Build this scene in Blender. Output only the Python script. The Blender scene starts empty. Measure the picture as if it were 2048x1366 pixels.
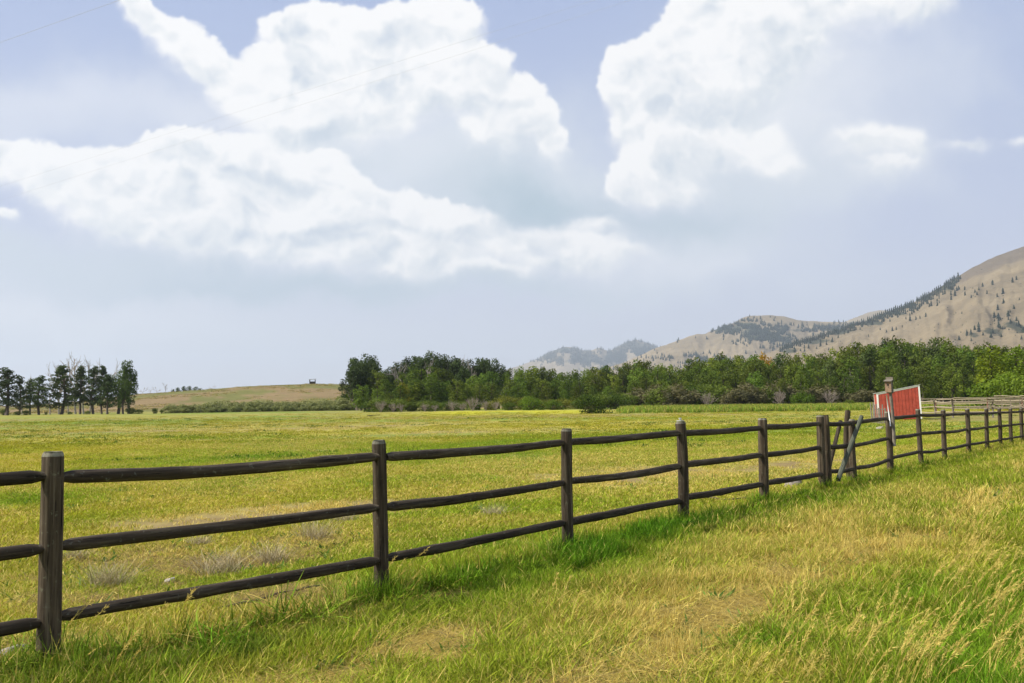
import bpy, bmesh, math, random
import numpy as np
from mathutils import Vector, Matrix

# ------------------------------------------------------------------ camera, sky, sun, exposure
SC = bpy.context.scene
COL = SC.collection
F = 1850.0                      # focal length in pixels of the 2048 px wide photograph
EYE = 1.56
PITCH = math.atan((822 - 683) / F)
ROLL = -0.012
cam_data = bpy.data.cameras.new('camera'); cam = bpy.data.objects.new('camera', cam_data); COL.objects.link(cam)
cam_data.sensor_width = 36; cam_data.lens = F / 2048 * 36
cam_data.clip_start = 0.05; cam_data.clip_end = 60000
RM = Matrix.Rotation(math.pi / 2 + PITCH, 4, 'X') @ Matrix.Rotation(ROLL, 4, 'Z')
cam.matrix_world = Matrix.Translation((0, 0, EYE)) @ RM
SC.camera = cam
R3 = np.array(RM.to_3x3())

SUN_AZ = (-0.985, -0.17); SUN_EL = math.radians(46)
SKY_STRENGTH = 0.075
vs = SC.view_settings
vs.view_transform = 'Standard'; vs.look = 'None'; vs.gamma = 1; vs.exposure = 0.5
vs.use_curve_mapping = False
SC.display_settings.display_device = 'sRGB'
SC.cycles.use_denoising = True
SC.cycles.max_bounces = 6; SC.cycles.diffuse_bounces = 3; SC.cycles.transmission_bounces = 3
SC.cycles.transparent_max_bounces = 4; SC.cycles.glossy_bounces = 2; SC.cycles.volume_bounces = 0
SC.cycles.use_adaptive_sampling = True; SC.cycles.adaptive_threshold = 0.015
SC.cycles.sample_clamp_indirect = 6
SC.cycles.caustics_reflective = False; SC.cycles.caustics_refractive = False

sun_d = bpy.data.lights.new('sun', 'SUN'); sun_d.energy = 5.0; sun_d.angle = math.radians(0.6); sun_d.color = (1.0, 0.94, 0.82)
sun = bpy.data.objects.new('sun', sun_d); COL.objects.link(sun)
_n = math.hypot(*SUN_AZ)
SUNV = Vector((SUN_AZ[0] / _n * math.cos(SUN_EL), SUN_AZ[1] / _n * math.cos(SUN_EL), math.sin(SUN_EL)))
sun.rotation_euler = SUNV.to_track_quat('Z', 'Y').to_euler()
sun.location = (0, 0, 50)

def vnoise(x, y, seed):
    xi=np.floor(x).astype(np.int64); yi=np.floor(y).astype(np.int64)
    xf=x-xi; yf=y-yi
    def h(a,b):
        n=(a*374761393+b*668265263+seed*1442695041)&0xffffffff
        n=((n^(n>>13))*1274126177)&0xffffffff
        n=(n^(n>>16))&0xffffffff
        return n.astype(np.float64)/4294967295.0
    u=xf*xf*xf*(xf*(xf*6-15)+10); v=yf*yf*yf*(yf*(yf*6-15)+10)
    a=h(xi,yi); b=h(xi+1,yi); c=h(xi,yi+1); d=h(xi+1,yi+1)
    return (a+(b-a)*u)*(1-v)+(c+(d-c)*u)*v
def fbm(x,y,seed,octs=6,gain=.5,bill=False):
    s=0;a=1;t=0
    for o in range(octs):
        n=vnoise(x,y,seed+o*17)
        if bill: n=1-np.abs(n*2-1)
        s=s+a*n; t+=a; a*=gain
        x,y=(x*1.62+y*1.18)+3.1,(y*1.62-x*1.18)+7.7
    return s/t
def sstep(a,b,x):
    t=np.clip((x-a)/(b-a),0,1); return t*t*(3-2*t)
# each puff: centre x, y, radius x, radius y, brightness (1 white, 0 grey), in units of the photograph's pixels from the view axis
PUFFS=[
 (262,-10,34,40,1),(285,25,36,40,1),(325,62,48,44,1),(372,95,58,44,1),(425,125,64,48,1),(470,160,60,50,1),(530,200,80,58,1),(600,250,70,40,.9),
 (545,55,45,28,1),(600,45,70,42,1),(680,60,80,55,1),(760,60,80,55,1),(840,55,75,55,1),(915,40,58,52,1),(590,130,80,70,1),(690,140,110,80,1),(800,140,100,80,1),(900,130,75,60,1),
 (975,125,52,42,1),(1050,185,50,45,1),(1085,250,50,50,.95),(1125,300,40,38,.9),(620,220,85,60,.95),(740,220,90,60,.9),(860,180,80,42,1),(960,190,70,55,.85),
 (800,290,180,80,.3),(950,300,170,90,.3),(1060,350,130,80,.15),(1060,420,140,50,.0),(900,380,170,70,.35),(1000,270,90,60,.6),
 (40,330,70,52,1),(100,370,60,50,.9),(10,300,40,30,1),(20,435,34,22,.9),
 (190,340,55,42,1),(250,350,70,55,1),(320,310,70,50,1),(400,305,60,52,1),(470,330,75,52,1),(560,330,70,55,1),(640,350,75,55,1),(330,390,110,70,1),(460,400,120,75,1),(590,410,110,75,1),(700,420,110,75,.95),(150,400,70,40,.9),
 (240,440,100,50,.8),(380,470,130,60,.75),(530,475,130,55,.8),(680,490,130,55,.85),(800,460,110,70,.9),(900,475,80,46,.85),(960,460,60,36,.9),(1010,505,70,30,.8),(1080,480,80,34,.85),(1150,500,70,34,.9),(1230,505,75,34,.85),(1190,455,60,20,.7),(860,530,120,34,.75),(970,550,110,22,.65),(1100,530,90,20,.6),
 (300,520,260,45,.2),(120,500,200,50,.3),(560,560,260,32,.2),
 (1390,10,60,60,1),(1330,100,55,50,1),(1260,130,50,45,1),(1235,190,42,48,1),(1270,240,48,42,.95),(1300,190,70,70,.95),(1400,90,90,80,1),(1500,60,110,90,.95),(1620,20,130,70,.9),(1760,0,120,45,.8),(1860,10,70,25,.7),
 (1380,200,100,90,.75),(1480,180,100,90,.62),(1600,120,110,90,.5),(1320,290,60,50,.85),(1380,310,90,70,.6),(1240,370,55,48,.95),(1290,345,60,40,.95),(1340,380,60,36,.8),(1470,370,120,50,.35),(1320,440,130,40,.1),(1620,330,90,60,.3),
 (1480,270,50,42,1.15),(1535,290,56,44,1.15),(1570,330,42,30,1.1),(1700,285,55,36,.85),(1760,275,60,34,.9),(1815,290,50,34,.85),(1770,335,70,28,.75),(1940,300,60,16,.5),(2045,292,30,12,.6),(195,90,18,14,.4),
]
VEIL=[ # soft grey sheets: cx, cy, rx, ry, alpha, brightness
 (130,190,400,75,.6,.95),(60,270,260,70,.5,.9),(420,240,200,60,.6,.9),(80,640,520,90,.75,.85),(560,680,700,60,.45,.7),(1330,560,260,60,.6,.75),(1300,500,170,50,.8,.9),(1420,530,120,40,.6,.85),(1700,560,200,60,.25,.7),
 (1700,330,260,90,.5,.75),(1900,120,140,170,.35,.8),(1700,120,200,120,.6,.85),
 (300,540,460,60,.75,.38),(700,570,420,42,.85,.2),(60,510,260,60,.6,.45),(1050,575,360,34,.6,.35),(420,590,200,25,.5,.1),
 (1580,220,260,200,.98,.82),(1450,360,200,100,1,.55),(1330,440,190,50,.9,.15),(1640,330,170,80,.6,.55),(1420,480,260,60,.6,.65),
 (880,330,340,150,1,.72),(760,290,240,90,.9,.8),(1000,360,210,120,.95,.45),(1070,415,170,60,.95,.02),(870,420,220,60,.6,.5),(1150,350,60,90,.7,.6),(700,300,100,60,.4,.3)]
def cloud_rgb(px,py):
    """alpha of the veils, their brightness, alpha of the billows, their brightness"""
    w1=fbm(px/150,py/150,5,6,.55)-.5; w2=fbm(px/150,py/150,91,6,.55)-.5
    w3=fbm(px/34,py/34,15,4,.55)-.5; w4=fbm(px/34,py/34,191,4,.55)-.5
    wx=px+w1*80+w3*22; wy=py+w2*64+w4*20
    VA=np.zeros(px.shape); VB=np.full(px.shape,.6)
    vx=px+w1*240+w3*20; vy=py+w2*110+w4*12
    for cx,cy,rx,ry,a,b in VEIL:
        g=a*np.exp(-(((vx-cx)/rx)**2+((vy-cy)/ry)**2)*1.3)
        VB=VB*(1-g)+b*g; VA=1-(1-VA)*(1-g)
    D=np.zeros(px.shape); B=np.zeros(px.shape); W=np.zeros(px.shape)+1e-6; U=np.zeros(px.shape)
    for cx,cy,rx,ry,b in PUFFS:
        if b<.45: continue
        rx*=1.06; ry*=1.06
        m=(np.abs(px-cx)<rx*2+80)&(np.abs(py-cy)<ry*2+80)
        if not m.any(): continue
        dx=(wx[m]-cx)/rx; dy=(wy[m]-cy)/ry
        r2=dx*dx+dy*dy
        D[m]+=np.exp(-r2*1.3)
        sh=np.clip(.5-.30*dx-.62*dy,-.3,1.2)
        ww=np.exp(-r2*5.0)+1e-4*np.exp(-r2)
        B[m]+=ww*(b*.72+.50*(sh-.5)+.16); U[m]+=ww*dy; W[m]+=ww
    B=B/W; U=np.clip(U/W,-1,1)
    bil=fbm(wx/95+40,wy/75,33,4,.5,True); b2=fbm(wx/38+4,wy/32,313,4,.5,True); fine=fbm(wx/22,wy/19,73,4,.55)
    # relief of the billows lit from the upper left
    e=6.0
    rl=fbm((wx-e)/125,(wy-e*1.4)/100,533,3,.5,True)-fbm((wx+e)/125,(wy+e*1.4)/100,533,3,.5,True)
    Dn=D+(bil-.55)*.34+(b2-.55)*.20+(fine-.5)*.16
    soft=.10+.30*(1-sstep(.5,.95,B))+.55*np.clip(U+.10,0,1)+.45*sstep(1400,1650,px)+.45*sstep(780,900,px)*sstep(395,440,py)*(1-sstep(1150,1400,px)*.0)
    M=sstep(.52-soft*.45,.56+soft*1.2,Dn)
    ins=sstep(.5,1.5,Dn)
    L=B+.06+(bil-.6)*.85*(.4+.5*ins)+(b2-.6)*.34-rl*.9+(fine-.5)*.14+.20*(1-ins)
    L=L-.10*ins
    L=np.clip(L,.10,1.0)
    return VA,VB,M*np.clip(.62+.6*L,0,1),L


def nd(nt, t, **kw):
    n = nt.nodes.new(t)
    for k, v in kw.items():
        if k in n.inputs: n.inputs[k].default_value = v
        else: setattr(n, k, v)
    return n
def lk(nt, a, b): nt.links.new(a, b)
def mathn(nt, op, a, b=None, c=None):
    n = nt.nodes.new('ShaderNodeMath'); n.operation = op
    for i, v in enumerate((a, b, c)):
        if v is None: continue
        if isinstance(v, (int, float)): n.inputs[i].default_value = v
        else: nt.links.new(v, n.inputs[i])
    return n.outputs[0]
def mixc(nt, f, a, b, mode='MIX'):
    n = nt.nodes.new('ShaderNodeMix'); n.data_type = 'RGBA'; n.blend_type = mode
    for s, v in ((n.inputs[0], f), (n.inputs[6], a), (n.inputs[7], b)):
        if isinstance(v, (int, float)): s.default_value = v
        elif isinstance(v, (tuple, list)): s.default_value = (*v[:3], 1)
        else: nt.links.new(v, s)
    return n.outputs[2]

def make_world():
    # cloud map over the whole upper hemisphere: azimuth across, elevation up
    WW, HH = 4608, 1152
    def chan(az, el):
        dx = np.sin(az) * np.cos(el); dy = np.cos(az) * np.cos(el); dz = np.sin(el)
        c = R3.T @ np.stack([dx.ravel(), dy.ravel(), dz.ravel()])
        front = c[2] < -0.25
        zz = np.where(front, -c[2], 1)
        px = np.where(front, 1024 + F * c[0] / zz, -9000.).reshape(az.shape)
        py = np.where(front, 683 - F * c[1] / zz, -9000.).reshape(az.shape)
        VA, VB, M, L = cloud_rgb(px, py)
        # fair-weather cloud over the rest of the sky
        gx = dx / (dz + .12) * 1.6; gy = dy / (dz + .12) * 1.6
        n = fbm(gx * 1.3 + 5, gy * 1.3, 401, 7, .55)
        outside = np.clip(np.maximum(np.abs(px - 1024) - 1250, np.maximum(-250 - py, 0)) / 500, 0, 1)
        g = sstep(.50, .66, n) * outside * sstep(0.02, .2, dz)
        gl = np.clip(.55 + (n - .55) * 1.5 + (fbm(gx * 5, gy * 5, 77, 4) - .5) * .8, 0, 1)
        L = np.where(M + g > 1e-4, (L * M + gl * g) / (M + g + 1e-6), L); M = np.maximum(M, g)
        return np.stack([VA, VB, M, L], -1)
    q = 4
    az = (np.arange(WW // q) + .5) / (WW // q) * 2 * math.pi - math.pi
    el = (np.arange(HH // q) + .5) / (HH // q) * math.pi / 2
    A, E_ = np.meshgrid(az, el)
    low = chan(A, E_)
    def up(a, ax):
        n = a.shape[ax]; p = (np.arange(n * q) + .5) / q - .5
        i = np.clip(np.floor(p).astype(int), 0, n - 1); j = np.clip(i + 1, 0, n - 1); f = np.clip(p - i, 0, 1)
        sh = [1] * a.ndim; sh[ax] = -1; f = f.reshape(sh)
        return np.take(a, i, ax) * (1 - f) + np.take(a, j, ax) * f
    full = up(up(low.astype(np.float32), 0), 1).astype(np.float32)
    az = (np.arange(WW) + .5) / WW * 2 * math.pi - math.pi
    el = (np.arange(HH) + .5) / HH * math.pi / 2
    ix = np.where(np.abs(az) < math.radians(40))[0]; iy = np.where(el < math.radians(36))[0]
    A, E_ = np.meshgrid(az[ix], el[iy])
    full[iy[0]:iy[-1] + 1, ix[0]:ix[-1] + 1] = chan(A, E_)
    img = bpy.data.images.new('cloud_cover', WW, HH, alpha=True)
    img.colorspace_settings.name = 'Non-Color'; img.alpha_mode = 'CHANNEL_PACKED'
    img.pixels.foreach_set(np.clip(full, 0, 1).ravel()); img.update()
    w = bpy.data.worlds.new('World'); SC.world = w; w.use_nodes = True
    nt = w.node_tree; nt.nodes.clear()
    out = nd(nt, 'ShaderNodeOutputWorld'); bg = nd(nt, 'ShaderNodeBackground'); bg.inputs['Strength'].default_value = SKY_STRENGTH
    lk(nt, bg.outputs[0], out.inputs['Surface'])
    tc = nd(nt, 'ShaderNodeTexCoord')
    sky = nd(nt, 'ShaderNodeTexSky'); sky.sky_type = 'NISHITA'; sky.sun_disc = False
    sky.sun_elevation = SUN_EL; sky.sun_rotation = math.atan2(SUN_AZ[0], SUN_AZ[1]) % (2 * math.pi)
    sky.altitude = 1400; sky.air_density = 1.0; sky.dust_density = 2.0; sky.ozone_density = 2.0
    sp = nd(nt, 'ShaderNodeSeparateXYZ'); lk(nt, tc.outputs['Generated'], sp.inputs[0])
    x, y, z = sp.outputs
    azn = mathn(nt, 'ARCTAN2', x, y); eln = mathn(nt, 'ARCSINE', z)
    u = mathn(nt, 'MULTIPLY_ADD', azn, 1 / (2 * math.pi), .5); v = mathn(nt, 'MULTIPLY', eln, 2 / math.pi)
    v = mathn(nt, 'MAXIMUM', v, 0.001)
    cb = nd(nt, 'ShaderNodeCombineXYZ'); lk(nt, u, cb.inputs[0]); lk(nt, v, cb.inputs[1])
    im = nd(nt, 'ShaderNodeTexImage'); im.image = img; im.extension = 'EXTEND'; im.interpolation = 'Cubic'
    lk(nt, cb.outputs[0], im.inputs[0])
    s3 = nd(nt, 'ShaderNodeSeparateColor'); lk(nt, im.outputs['Color'], s3.inputs[0])
    k = 10.0
    # summer haze thickens towards the horizon
    hz = mathn(nt, 'POWER', mathn(nt, 'SUBTRACT', 1, mathn(nt, 'MAXIMUM', z, 0)), 3.2)
    hcol = mixc(nt, hz, tuple(c * k for c in HAZE_HIGH), tuple(c * k for c in HAZE_COL))
    base = mixc(nt, mathn(nt, 'MULTIPLY_ADD', hz, .18, .74), sky.outputs[0], hcol)
    vcol = mixc(nt, s3.outputs[1], tuple(c * k for c in VEIL_LO), tuple(c * k for c in VEIL_HI))
    ccol = mixc(nt, im.outputs['Alpha'], tuple(c * k for c in CLD_LO), tuple(c * k for c in CLD_HI))
    c1 = mixc(nt, s3.outputs[0], base, vcol); c2 = mixc(nt, s3.outputs[2], c1, ccol)
    lk(nt, c2, bg.inputs['Color'])
    w.cycles.sampling_method = 'MANUAL'; w.cycles.sample_map_resolution = 512
HAZE_COL = (.745, .735, .785); HAZE_HIGH = (.42, .53, .82)
VEIL_LO = (.385, .51, .60); VEIL_HI = (.86, .87, .93)
CLD_LO = (.52, .61, .70); CLD_HI = (.945, .945, .95)
make_world()

# ------------------------------------------------------------------ shared helpers
rng = np.random.default_rng(7); random.seed(7)
def ray(px, py):
    d = R3 @ np.array([(px - 1024) / F, -(py - 683) / F, -1.0]); return d
def at(px, py, Y):
    d = ray(px, py); k = Y / d[1]; return Vector((d[0] * k, Y, EYE + d[2] * k))
def horizon(px): return 822 - .012 * (px - 1024)
def atx(px, Y): return at(px, horizon(px), Y).x
FS = np.array([-2.84, 5.72]); FD = np.array([.608, .794]); FD = FD / np.linalg.norm(FD)
def st(x, y):
    dx = x - FS[0]; dy = y - FS[1]
    return dx * FD[0] + dy * FD[1], dx * FD[1] - dy * FD[0]
KN_PX = [-2600, -1500, -300, 0, 120, 200, 285, 400, 480, 560, 620, 690, 760, 850, 1000, 1200, 1400, 3000]
KN_PY = [822, 815, 812, 812, 806, 797, 788, 782, 775, 770, 768, 769, 774, 785, 800, 812, 815, 815]
def H(x, y):
    x = np.asarray(x, float); y = np.asarray(y, float)
    s, t = st(x, y)
    zf = np.interp(s, [-20, 0, 3, 6, 12, 20, 30, 40], [.0, .0, -.02, .01, .05, .09, .12, .12])
    d = np.maximum(y, 0)
    near = zf + .17 * sstep(.1, 2.5, t) * sstep(6, 20, s) - .10 * sstep(0, 5, -t)
    fade = sstep(30, 60, np.hypot(x, y))
    rise = 1.95 * np.clip((d - 18) / 172, 0, 1) ** 1.15 + np.clip(d - 190, 0, 1500) * .0035
    z = near * (1 - fade) + 0.05 * fade + rise
    # low grassy hill on the left
    u = 1024 + F * x / np.maximum(y, 40) ; hy = np.interp(u, KN_PX, KN_PY); hr = 822 - .012 * (u - 1024)
    crest = np.clip((hr - hy) / F * 420, 0, 40) + EYE
    ramp = sstep(222, 420, y) ; back = 1 - sstep(440, 900, y)
    z = np.where(y > 200, z + np.maximum(crest - 3.0, 0) * ramp * back, z)
    r = np.hypot(x, y)
    z = z + (fbm(x / 2.3, y / 2.3, 3, 4) - .5) * .10 * sstep(1.0, 4, np.abs(t) + r * .02) * (1 - sstep(100, 160, r))
    z = z + (fbm(x / .35, y / .35, 8, 3) - .5) * .035 * (1 - sstep(14, 26, r))
    z = z + (fbm(x / 35, y / 35, 31, 4) - .5) * .35 * sstep(35, 110, r)
    z = z + (fbm(x / 60, y / 60, 37, 5) - .5) * 3.0 * sstep(240, 330, y) * (1 - sstep(390, 415, y) * (1 - sstep(430, 500, y)))
    return z
def gpt(px, py):
    """where the sight line through a pixel of the photograph meets the ground"""
    d = ray(px, py); lo, k = 0.0, 1.0
    while k < 3000:
        if EYE + d[2] * k < float(H(d[0] * k, d[1] * k)): break
        lo = k; k *= 1.03
    for _ in range(24):
        m = (lo + k) / 2
        if EYE + d[2] * m < float(H(d[0] * m, d[1] * m)): k = m
        else: lo = m
    return Vector((d[0] * k, d[1] * k, float(H(d[0] * k, d[1] * k))))

# what grows where: green share colour, dryness (straw share) and bareness
GRN_LUSH = np.array([.105, .245, .010]); GRN_MID = np.array([.25, .31, .020]); GRN_YEL = np.array([.40, .36, .026])
STRAW = np.array([.55, .45, .12]); SOIL = np.array([.155, .105, .06])
def blob(x, y, c, rx, ry):
    """soft patch round a ground point, its long side along the fence"""
    s0, t0 = st(c[0], c[1]); s, t = st(x, y)
    w = fbm(x * 1.3, y * 1.3, 61, 3) - .5
    return np.exp(-(((s - s0 + w) / rx) ** 2 + ((t - t0 + w * .5) / ry) ** 2) * 1.2)
def growth(x, y):
    s, t = st(x, y); r = np.hypot(x, y)
    n1 = fbm(x / 3.1, y / 3.1, 11, 4); n2 = fbm(x / .8, y / .8, 12, 3); n3 = fbm(x / 14, y / 14, 13, 4); n4 = fbm(x / 45, y / 45, 14, 4)
    verge = sstep(-.25, .25, t + (n2 - .5) * .5) * (1 - sstep(38, 55, r))
    # verge
    lush = np.exp(-((t - .25) / .8) ** 2) * (.08 + .55 * sstep(.48, .62, n1 * .5 + n2 * .5) + .55 * sstep(1.5, 3.5, s) * (1 - sstep(7, 10, s)))
    lush = np.maximum(lush, .8 * sstep(3.6, 4.6, t + (n1 - .5) * 1.4))
    lush = np.maximum(lush, sstep(.56, .68, n1) * .6)
    trk = np.exp(-((t - 2.75 + (n1 - .5) * .9) / .42) ** 2) * sstep(.36, .56, n2 * .6 + n3 * .4 + .06)
    dryv = np.clip(.26 + (n1 - .5) * 1.1 - lush * .5 + .26 * sstep(1.5, 4, s) * (1 - sstep(9, 16, s)) * np.exp(-((t - 1.7) / .8) ** 2) + trk * .5, .04, .95)
    barev = np.clip(trk * .75 + .5 * sstep(.62, .72, n2) * (1 - lush), 0, 1)
    # pasture
    g = sstep(.52, .70, n1 * .45 + n3 * .55)
    dryp = np.clip(.38 + (n1 - .5) * .9 + (n3 - .5) * 1.7 - g * .45 + (n2 - .5) * .3, .05, .92)
    barep = np.clip(.35 * sstep(.60, .72, n2) + .25 * sstep(.55, .7, n3), 0, 1)
    for c, rx, ry, a in BARE:
        b = np.clip(a * 1.5 * blob(x, y, c, rx * 1.15, ry * 1.5), 0, 1); barep = np.maximum(barep, b * (.55 + .6 * sstep(.4, .6, n2))); dryp = np.maximum(dryp, b * .9)
        barev = np.maximum(barev, b * (.5 + .5 * sstep(.4, .6, n2)))
    for c, rx, ry, a in LUSH:
        b = a * blob(x, y, c, rx, ry); dryp = dryp * (1 - b); dryv = dryv * (1 - b); barep = barep * (1 - b); barev = barev * (1 - b)
        lush = np.maximum(lush, b); g = np.maximum(g, b)
    dry = dryp * (1 - verge) + dryv * verge; bare = barep * (1 - verge) + barev * verge
    gl = np.clip(g * .75 * (1 - verge) + lush * verge, 0, 1)[..., None]
    n5 = (n4 + .25 * (n1 - .5))[..., None]
    green = GRN_MID * (1 - gl) + GRN_LUSH * gl
    yel = (sstep(.36, .56, n5) * (1 - gl))
    green = green * (1 - yel * .8) + GRN_YEL * yel * .8
    bare = np.clip(bare, 0, 1)
    # corral dirt
    dirt = sstep(0, 3, x - (y * .405 + 1)) * sstep(58, 64, y) * (1 - sstep(96, 104, y)) * (.6 + .4 * n2)
    bare = np.maximum(bare, dirt)
    return green, dry, bare, verge
def P(px, py): return gpt(px, py)
BARE = []; LUSH = []
for px, py, rx, ry, a in ((400, 1045, 1.3, 1.0, .8), (500, 1034, 1.7, 1.1, 1), (660, 1018, 1.6, 1.0, .9), (1180, 960, 1.6, 1.5, .8), (1330, 947, 2.2, 1.8, .8), (1450, 953, 1.5, 1.0, .6), (300, 1120, .8, .6, .6), (450, 1130, .9, .5, .6), (620, 1085, .8, .5, .6), (200, 1210, .5, .5, .5),
                          (600, 1238, .65, .30, 1), (420, 1285, .35, .2, .8), (890, 1292, .9, .26, 1), (760, 1345, .5, .22, .9), (560, 1195, .5, .25, .7), (850, 1200, .3, .15, .8), (20, 1310, .25, .2, .9),
                          (1000, 1270, .4, .12, .8), (1640, 900, 5, .5, .6), (700, 855, 14, 4, .6), (880, 867, 8, 3, .6), (330, 862, 12, 4, .5), (1000, 1250, .5, .2, .5), (1600, 925, 5, 1.5, .6),
                          (1580, 1180, .5, .2, .8), (1520, 1210, .3, .15, .7), (1060, 1000, .6, .2, .5)):
    BARE.append((tuple(gpt(px, py)), rx, ry, a))
for px, py, rx, ry, a in ((970, 1090, .9, .9, 1), (850, 1060, .6, .5, .8), (1240, 1080, 1.2, .35, 1), (520, 915, 4, 1.2, .8), (900, 905, 6, 1.5, .8), (90, 1000, 1.5, .8, .6),
                          (1100, 905, 4, 1.2, .6), (1120, 960, .8, .5, .3), (200, 940, 3, 1, .6), (1650, 1010, 2.5, .4, .7), (1900, 900, 5, .5, .9), (1500, 1030, 2, .3, .8),
                          (1000, 885, 6, 1.2, .6), (450, 1320, .6, .3, .8), (1500, 1300, .5, .3, .8), (1850, 1200, 1, .7, .8)):
    LUSH.append((tuple(gpt(px, py)), rx, ry, a))

def mesh_obj(name, verts, faces, mat=None, parent=None, smooth=False, attrs=None, link=True):
    me = bpy.data.meshes.new(name)
    verts = np.asarray(verts, np.float32)
    if isinstance(faces, np.ndarray):
        n, k = faces.shape
        me.vertices.add(len(verts)); me.vertices.foreach_set('co', verts.ravel())
        me.loops.add(n * k); me.loops.foreach_set('vertex_index', faces.astype(np.int32).ravel())
        me.polygons.add(n); me.polygons.foreach_set('loop_start', np.arange(0, n * k, k, dtype=np.int32))
        me.update(calc_edges=True)
    else:
        me.from_pydata([tuple(v) for v in verts], [], [tuple(f) for f in faces])
    for k, v in (attrs or {}).items():
        v = np.asarray(v, np.float32)
        if v.ndim == 1:
            a = me.attributes.new(k, 'FLOAT', 'POINT'); a.data.foreach_set('value', v)
        else:
            a = me.attributes.new(k, 'FLOAT_COLOR', 'POINT'); a.data.foreach_set('color', v.ravel())
    if smooth: me.polygons.foreach_set('use_smooth', np.ones(len(me.polygons), bool))
    if mat: me.materials.append(mat)
    o = bpy.data.objects.new(name, me)
    if link: COL.objects.link(o)
    if parent is not None: o.parent = parent
    return o
def tag(o, label=None, cat=None, group=None, kind=None):
    if label: o['label'] = label
    if cat: o['category'] = cat
    if group: o['group'] = group
    if kind: o['kind'] = kind
    return o
def empty(name, loc, rz=0, **kw):
    o = bpy.data.objects.new(name, None); COL.objects.link(o); o.location = loc; o.rotation_euler = (0, 0, rz)
    o.empty_display_size = .2
    return tag(o, **kw)
def copy_tree(o, parent=None):
    c = o.copy(); COL.objects.link(c); c.parent = parent
    for ch in o.children: copy_tree(ch, c)
    return c
class MB:
    """collects shapes into one mesh"""
    def __init__(s): s.v = []; s.f = []
    def add(s, v, f):
        n = len(s.v); s.v += [tuple(p) for p in v]; s.f += [tuple(i + n for i in q) for q in f]
    def box(s, x0, x1, y0, y1, z0, z1):
        s.add([(x0, y0, z0), (x1, y0, z0), (x1, y1, z0), (x0, y1, z0), (x0, y0, z1), (x1, y0, z1), (x1, y1, z1), (x0, y1, z1)],
              [(0, 3, 2, 1), (4, 5, 6, 7), (0, 1, 5, 4), (1, 2, 6, 5), (2, 3, 7, 6), (3, 0, 4, 7)])
    def tube(s, pts, rad, n=6, cap=True, rfun=None):
        pts = [Vector(p) for p in pts]; m = len(pts); vs_ = []
        up = Vector((0, 0, 1)) if abs((pts[-1] - pts[0]).normalized().z) < .9 else Vector((1, 0, 0))
        for i, p in enumerate(pts):
            d = (pts[min(i + 1, m - 1)] - pts[max(i - 1, 0)]).normalized()
            a = d.cross(up).normalized(); b = d.cross(a).normalized()
            r = rad[i] if hasattr(rad, '__len__') else rad
            for k in range(n):
                q = 2 * math.pi * k / n; rr = r * (rfun(i, k) if rfun else 1)
                vs_.append(p + a * math.cos(q) * rr + b * math.sin(q) * rr)
        fs = [(i * n + k, i * n + (k + 1) % n, (i + 1) * n + (k + 1) % n, (i + 1) * n + k) for i in range(m - 1) for k in range(n)]
        if cap: fs += [tuple(range(n)), tuple((m - 1) * n + k for k in reversed(range(n)))]
        s.add(vs_, fs)
    def build(s, name, mat, parent=None, smooth=False, link=True):
        o = mesh_obj(name, s.v, s.f, mat, parent, smooth, link=link); return o

# ------------------------------------------------------------------ materials
def new_mat(name):
    m = bpy.data.materials.new(name); m.use_nodes = True; nt = m.node_tree; nt.nodes.clear()
    out = nt.nodes.new('ShaderNodeOutputMaterial'); return m, nt, out
def noise(nt, scale, detail=4, rough=.6, vec=None, dist=0):
    n = nt.nodes.new('ShaderNodeTexNoise'); n.inputs['Scale'].default_value = scale; n.inputs['Detail'].default_value = detail
    n.inputs['Roughness'].default_value = rough; n.inputs['Distortion'].default_value = dist
    if vec is not None: nt.links.new(vec, n.inputs['Vector'])
    return n.outputs['Fac']
def ramp(nt, fac, *stops):
    n = nt.nodes.new('ShaderNodeValToRGB'); cr = n.color_ramp
    while len(cr.elements) < len(stops): cr.elements.new(.5)
    for e, (p, c) in zip(cr.elements, stops):
        e.position = p; e.color = (*c, 1) if hasattr(c, '__len__') else (c, c, c, 1)
    nt.links.new(fac, n.inputs[0]); return n.outputs[0]
def mapped(nt, scale, coord='Object'):
    tc = nt.nodes.new('ShaderNodeTexCoord'); mp = nt.nodes.new('ShaderNodeMapping'); mp.inputs['Scale'].default_value = scale
    nt.links.new(tc.outputs[coord], mp.inputs['Vector']); return mp.outputs[0]
def attr(nt, name, typ='GEOMETRY'):
    n = nt.nodes.new('ShaderNodeAttribute'); n.attribute_name = name; n.attribute_type = typ; return n
def bump(nt, h, strength=.5, dist=.01):
    n = nt.nodes.new('ShaderNodeBump'); n.inputs['Strength'].default_value = strength; n.inputs['Distance'].default_value = dist
    nt.links.new(h, n.inputs['Height']); return n.outputs[0]
def principled(nt, out, col, rough=.8, nrm=None, spec=.3):
    p = nt.nodes.new('ShaderNodeBsdfPrincipled')
    if isinstance(col, tuple): p.inputs['Base Color'].default_value = (*col, 1)
    else: nt.links.new(col, p.inputs['Base Color'])
    if isinstance(rough, (int, float)): p.inputs['Roughness'].default_value = rough
    else: nt.links.new(rough, p.inputs['Roughness'])
    p.inputs['Specular IOR Level'].default_value = spec
    if nrm is not None: nt.links.new(nrm, p.inputs['Normal'])
    nt.links.new(p.outputs[0], out.inputs[0]); return p
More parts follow.
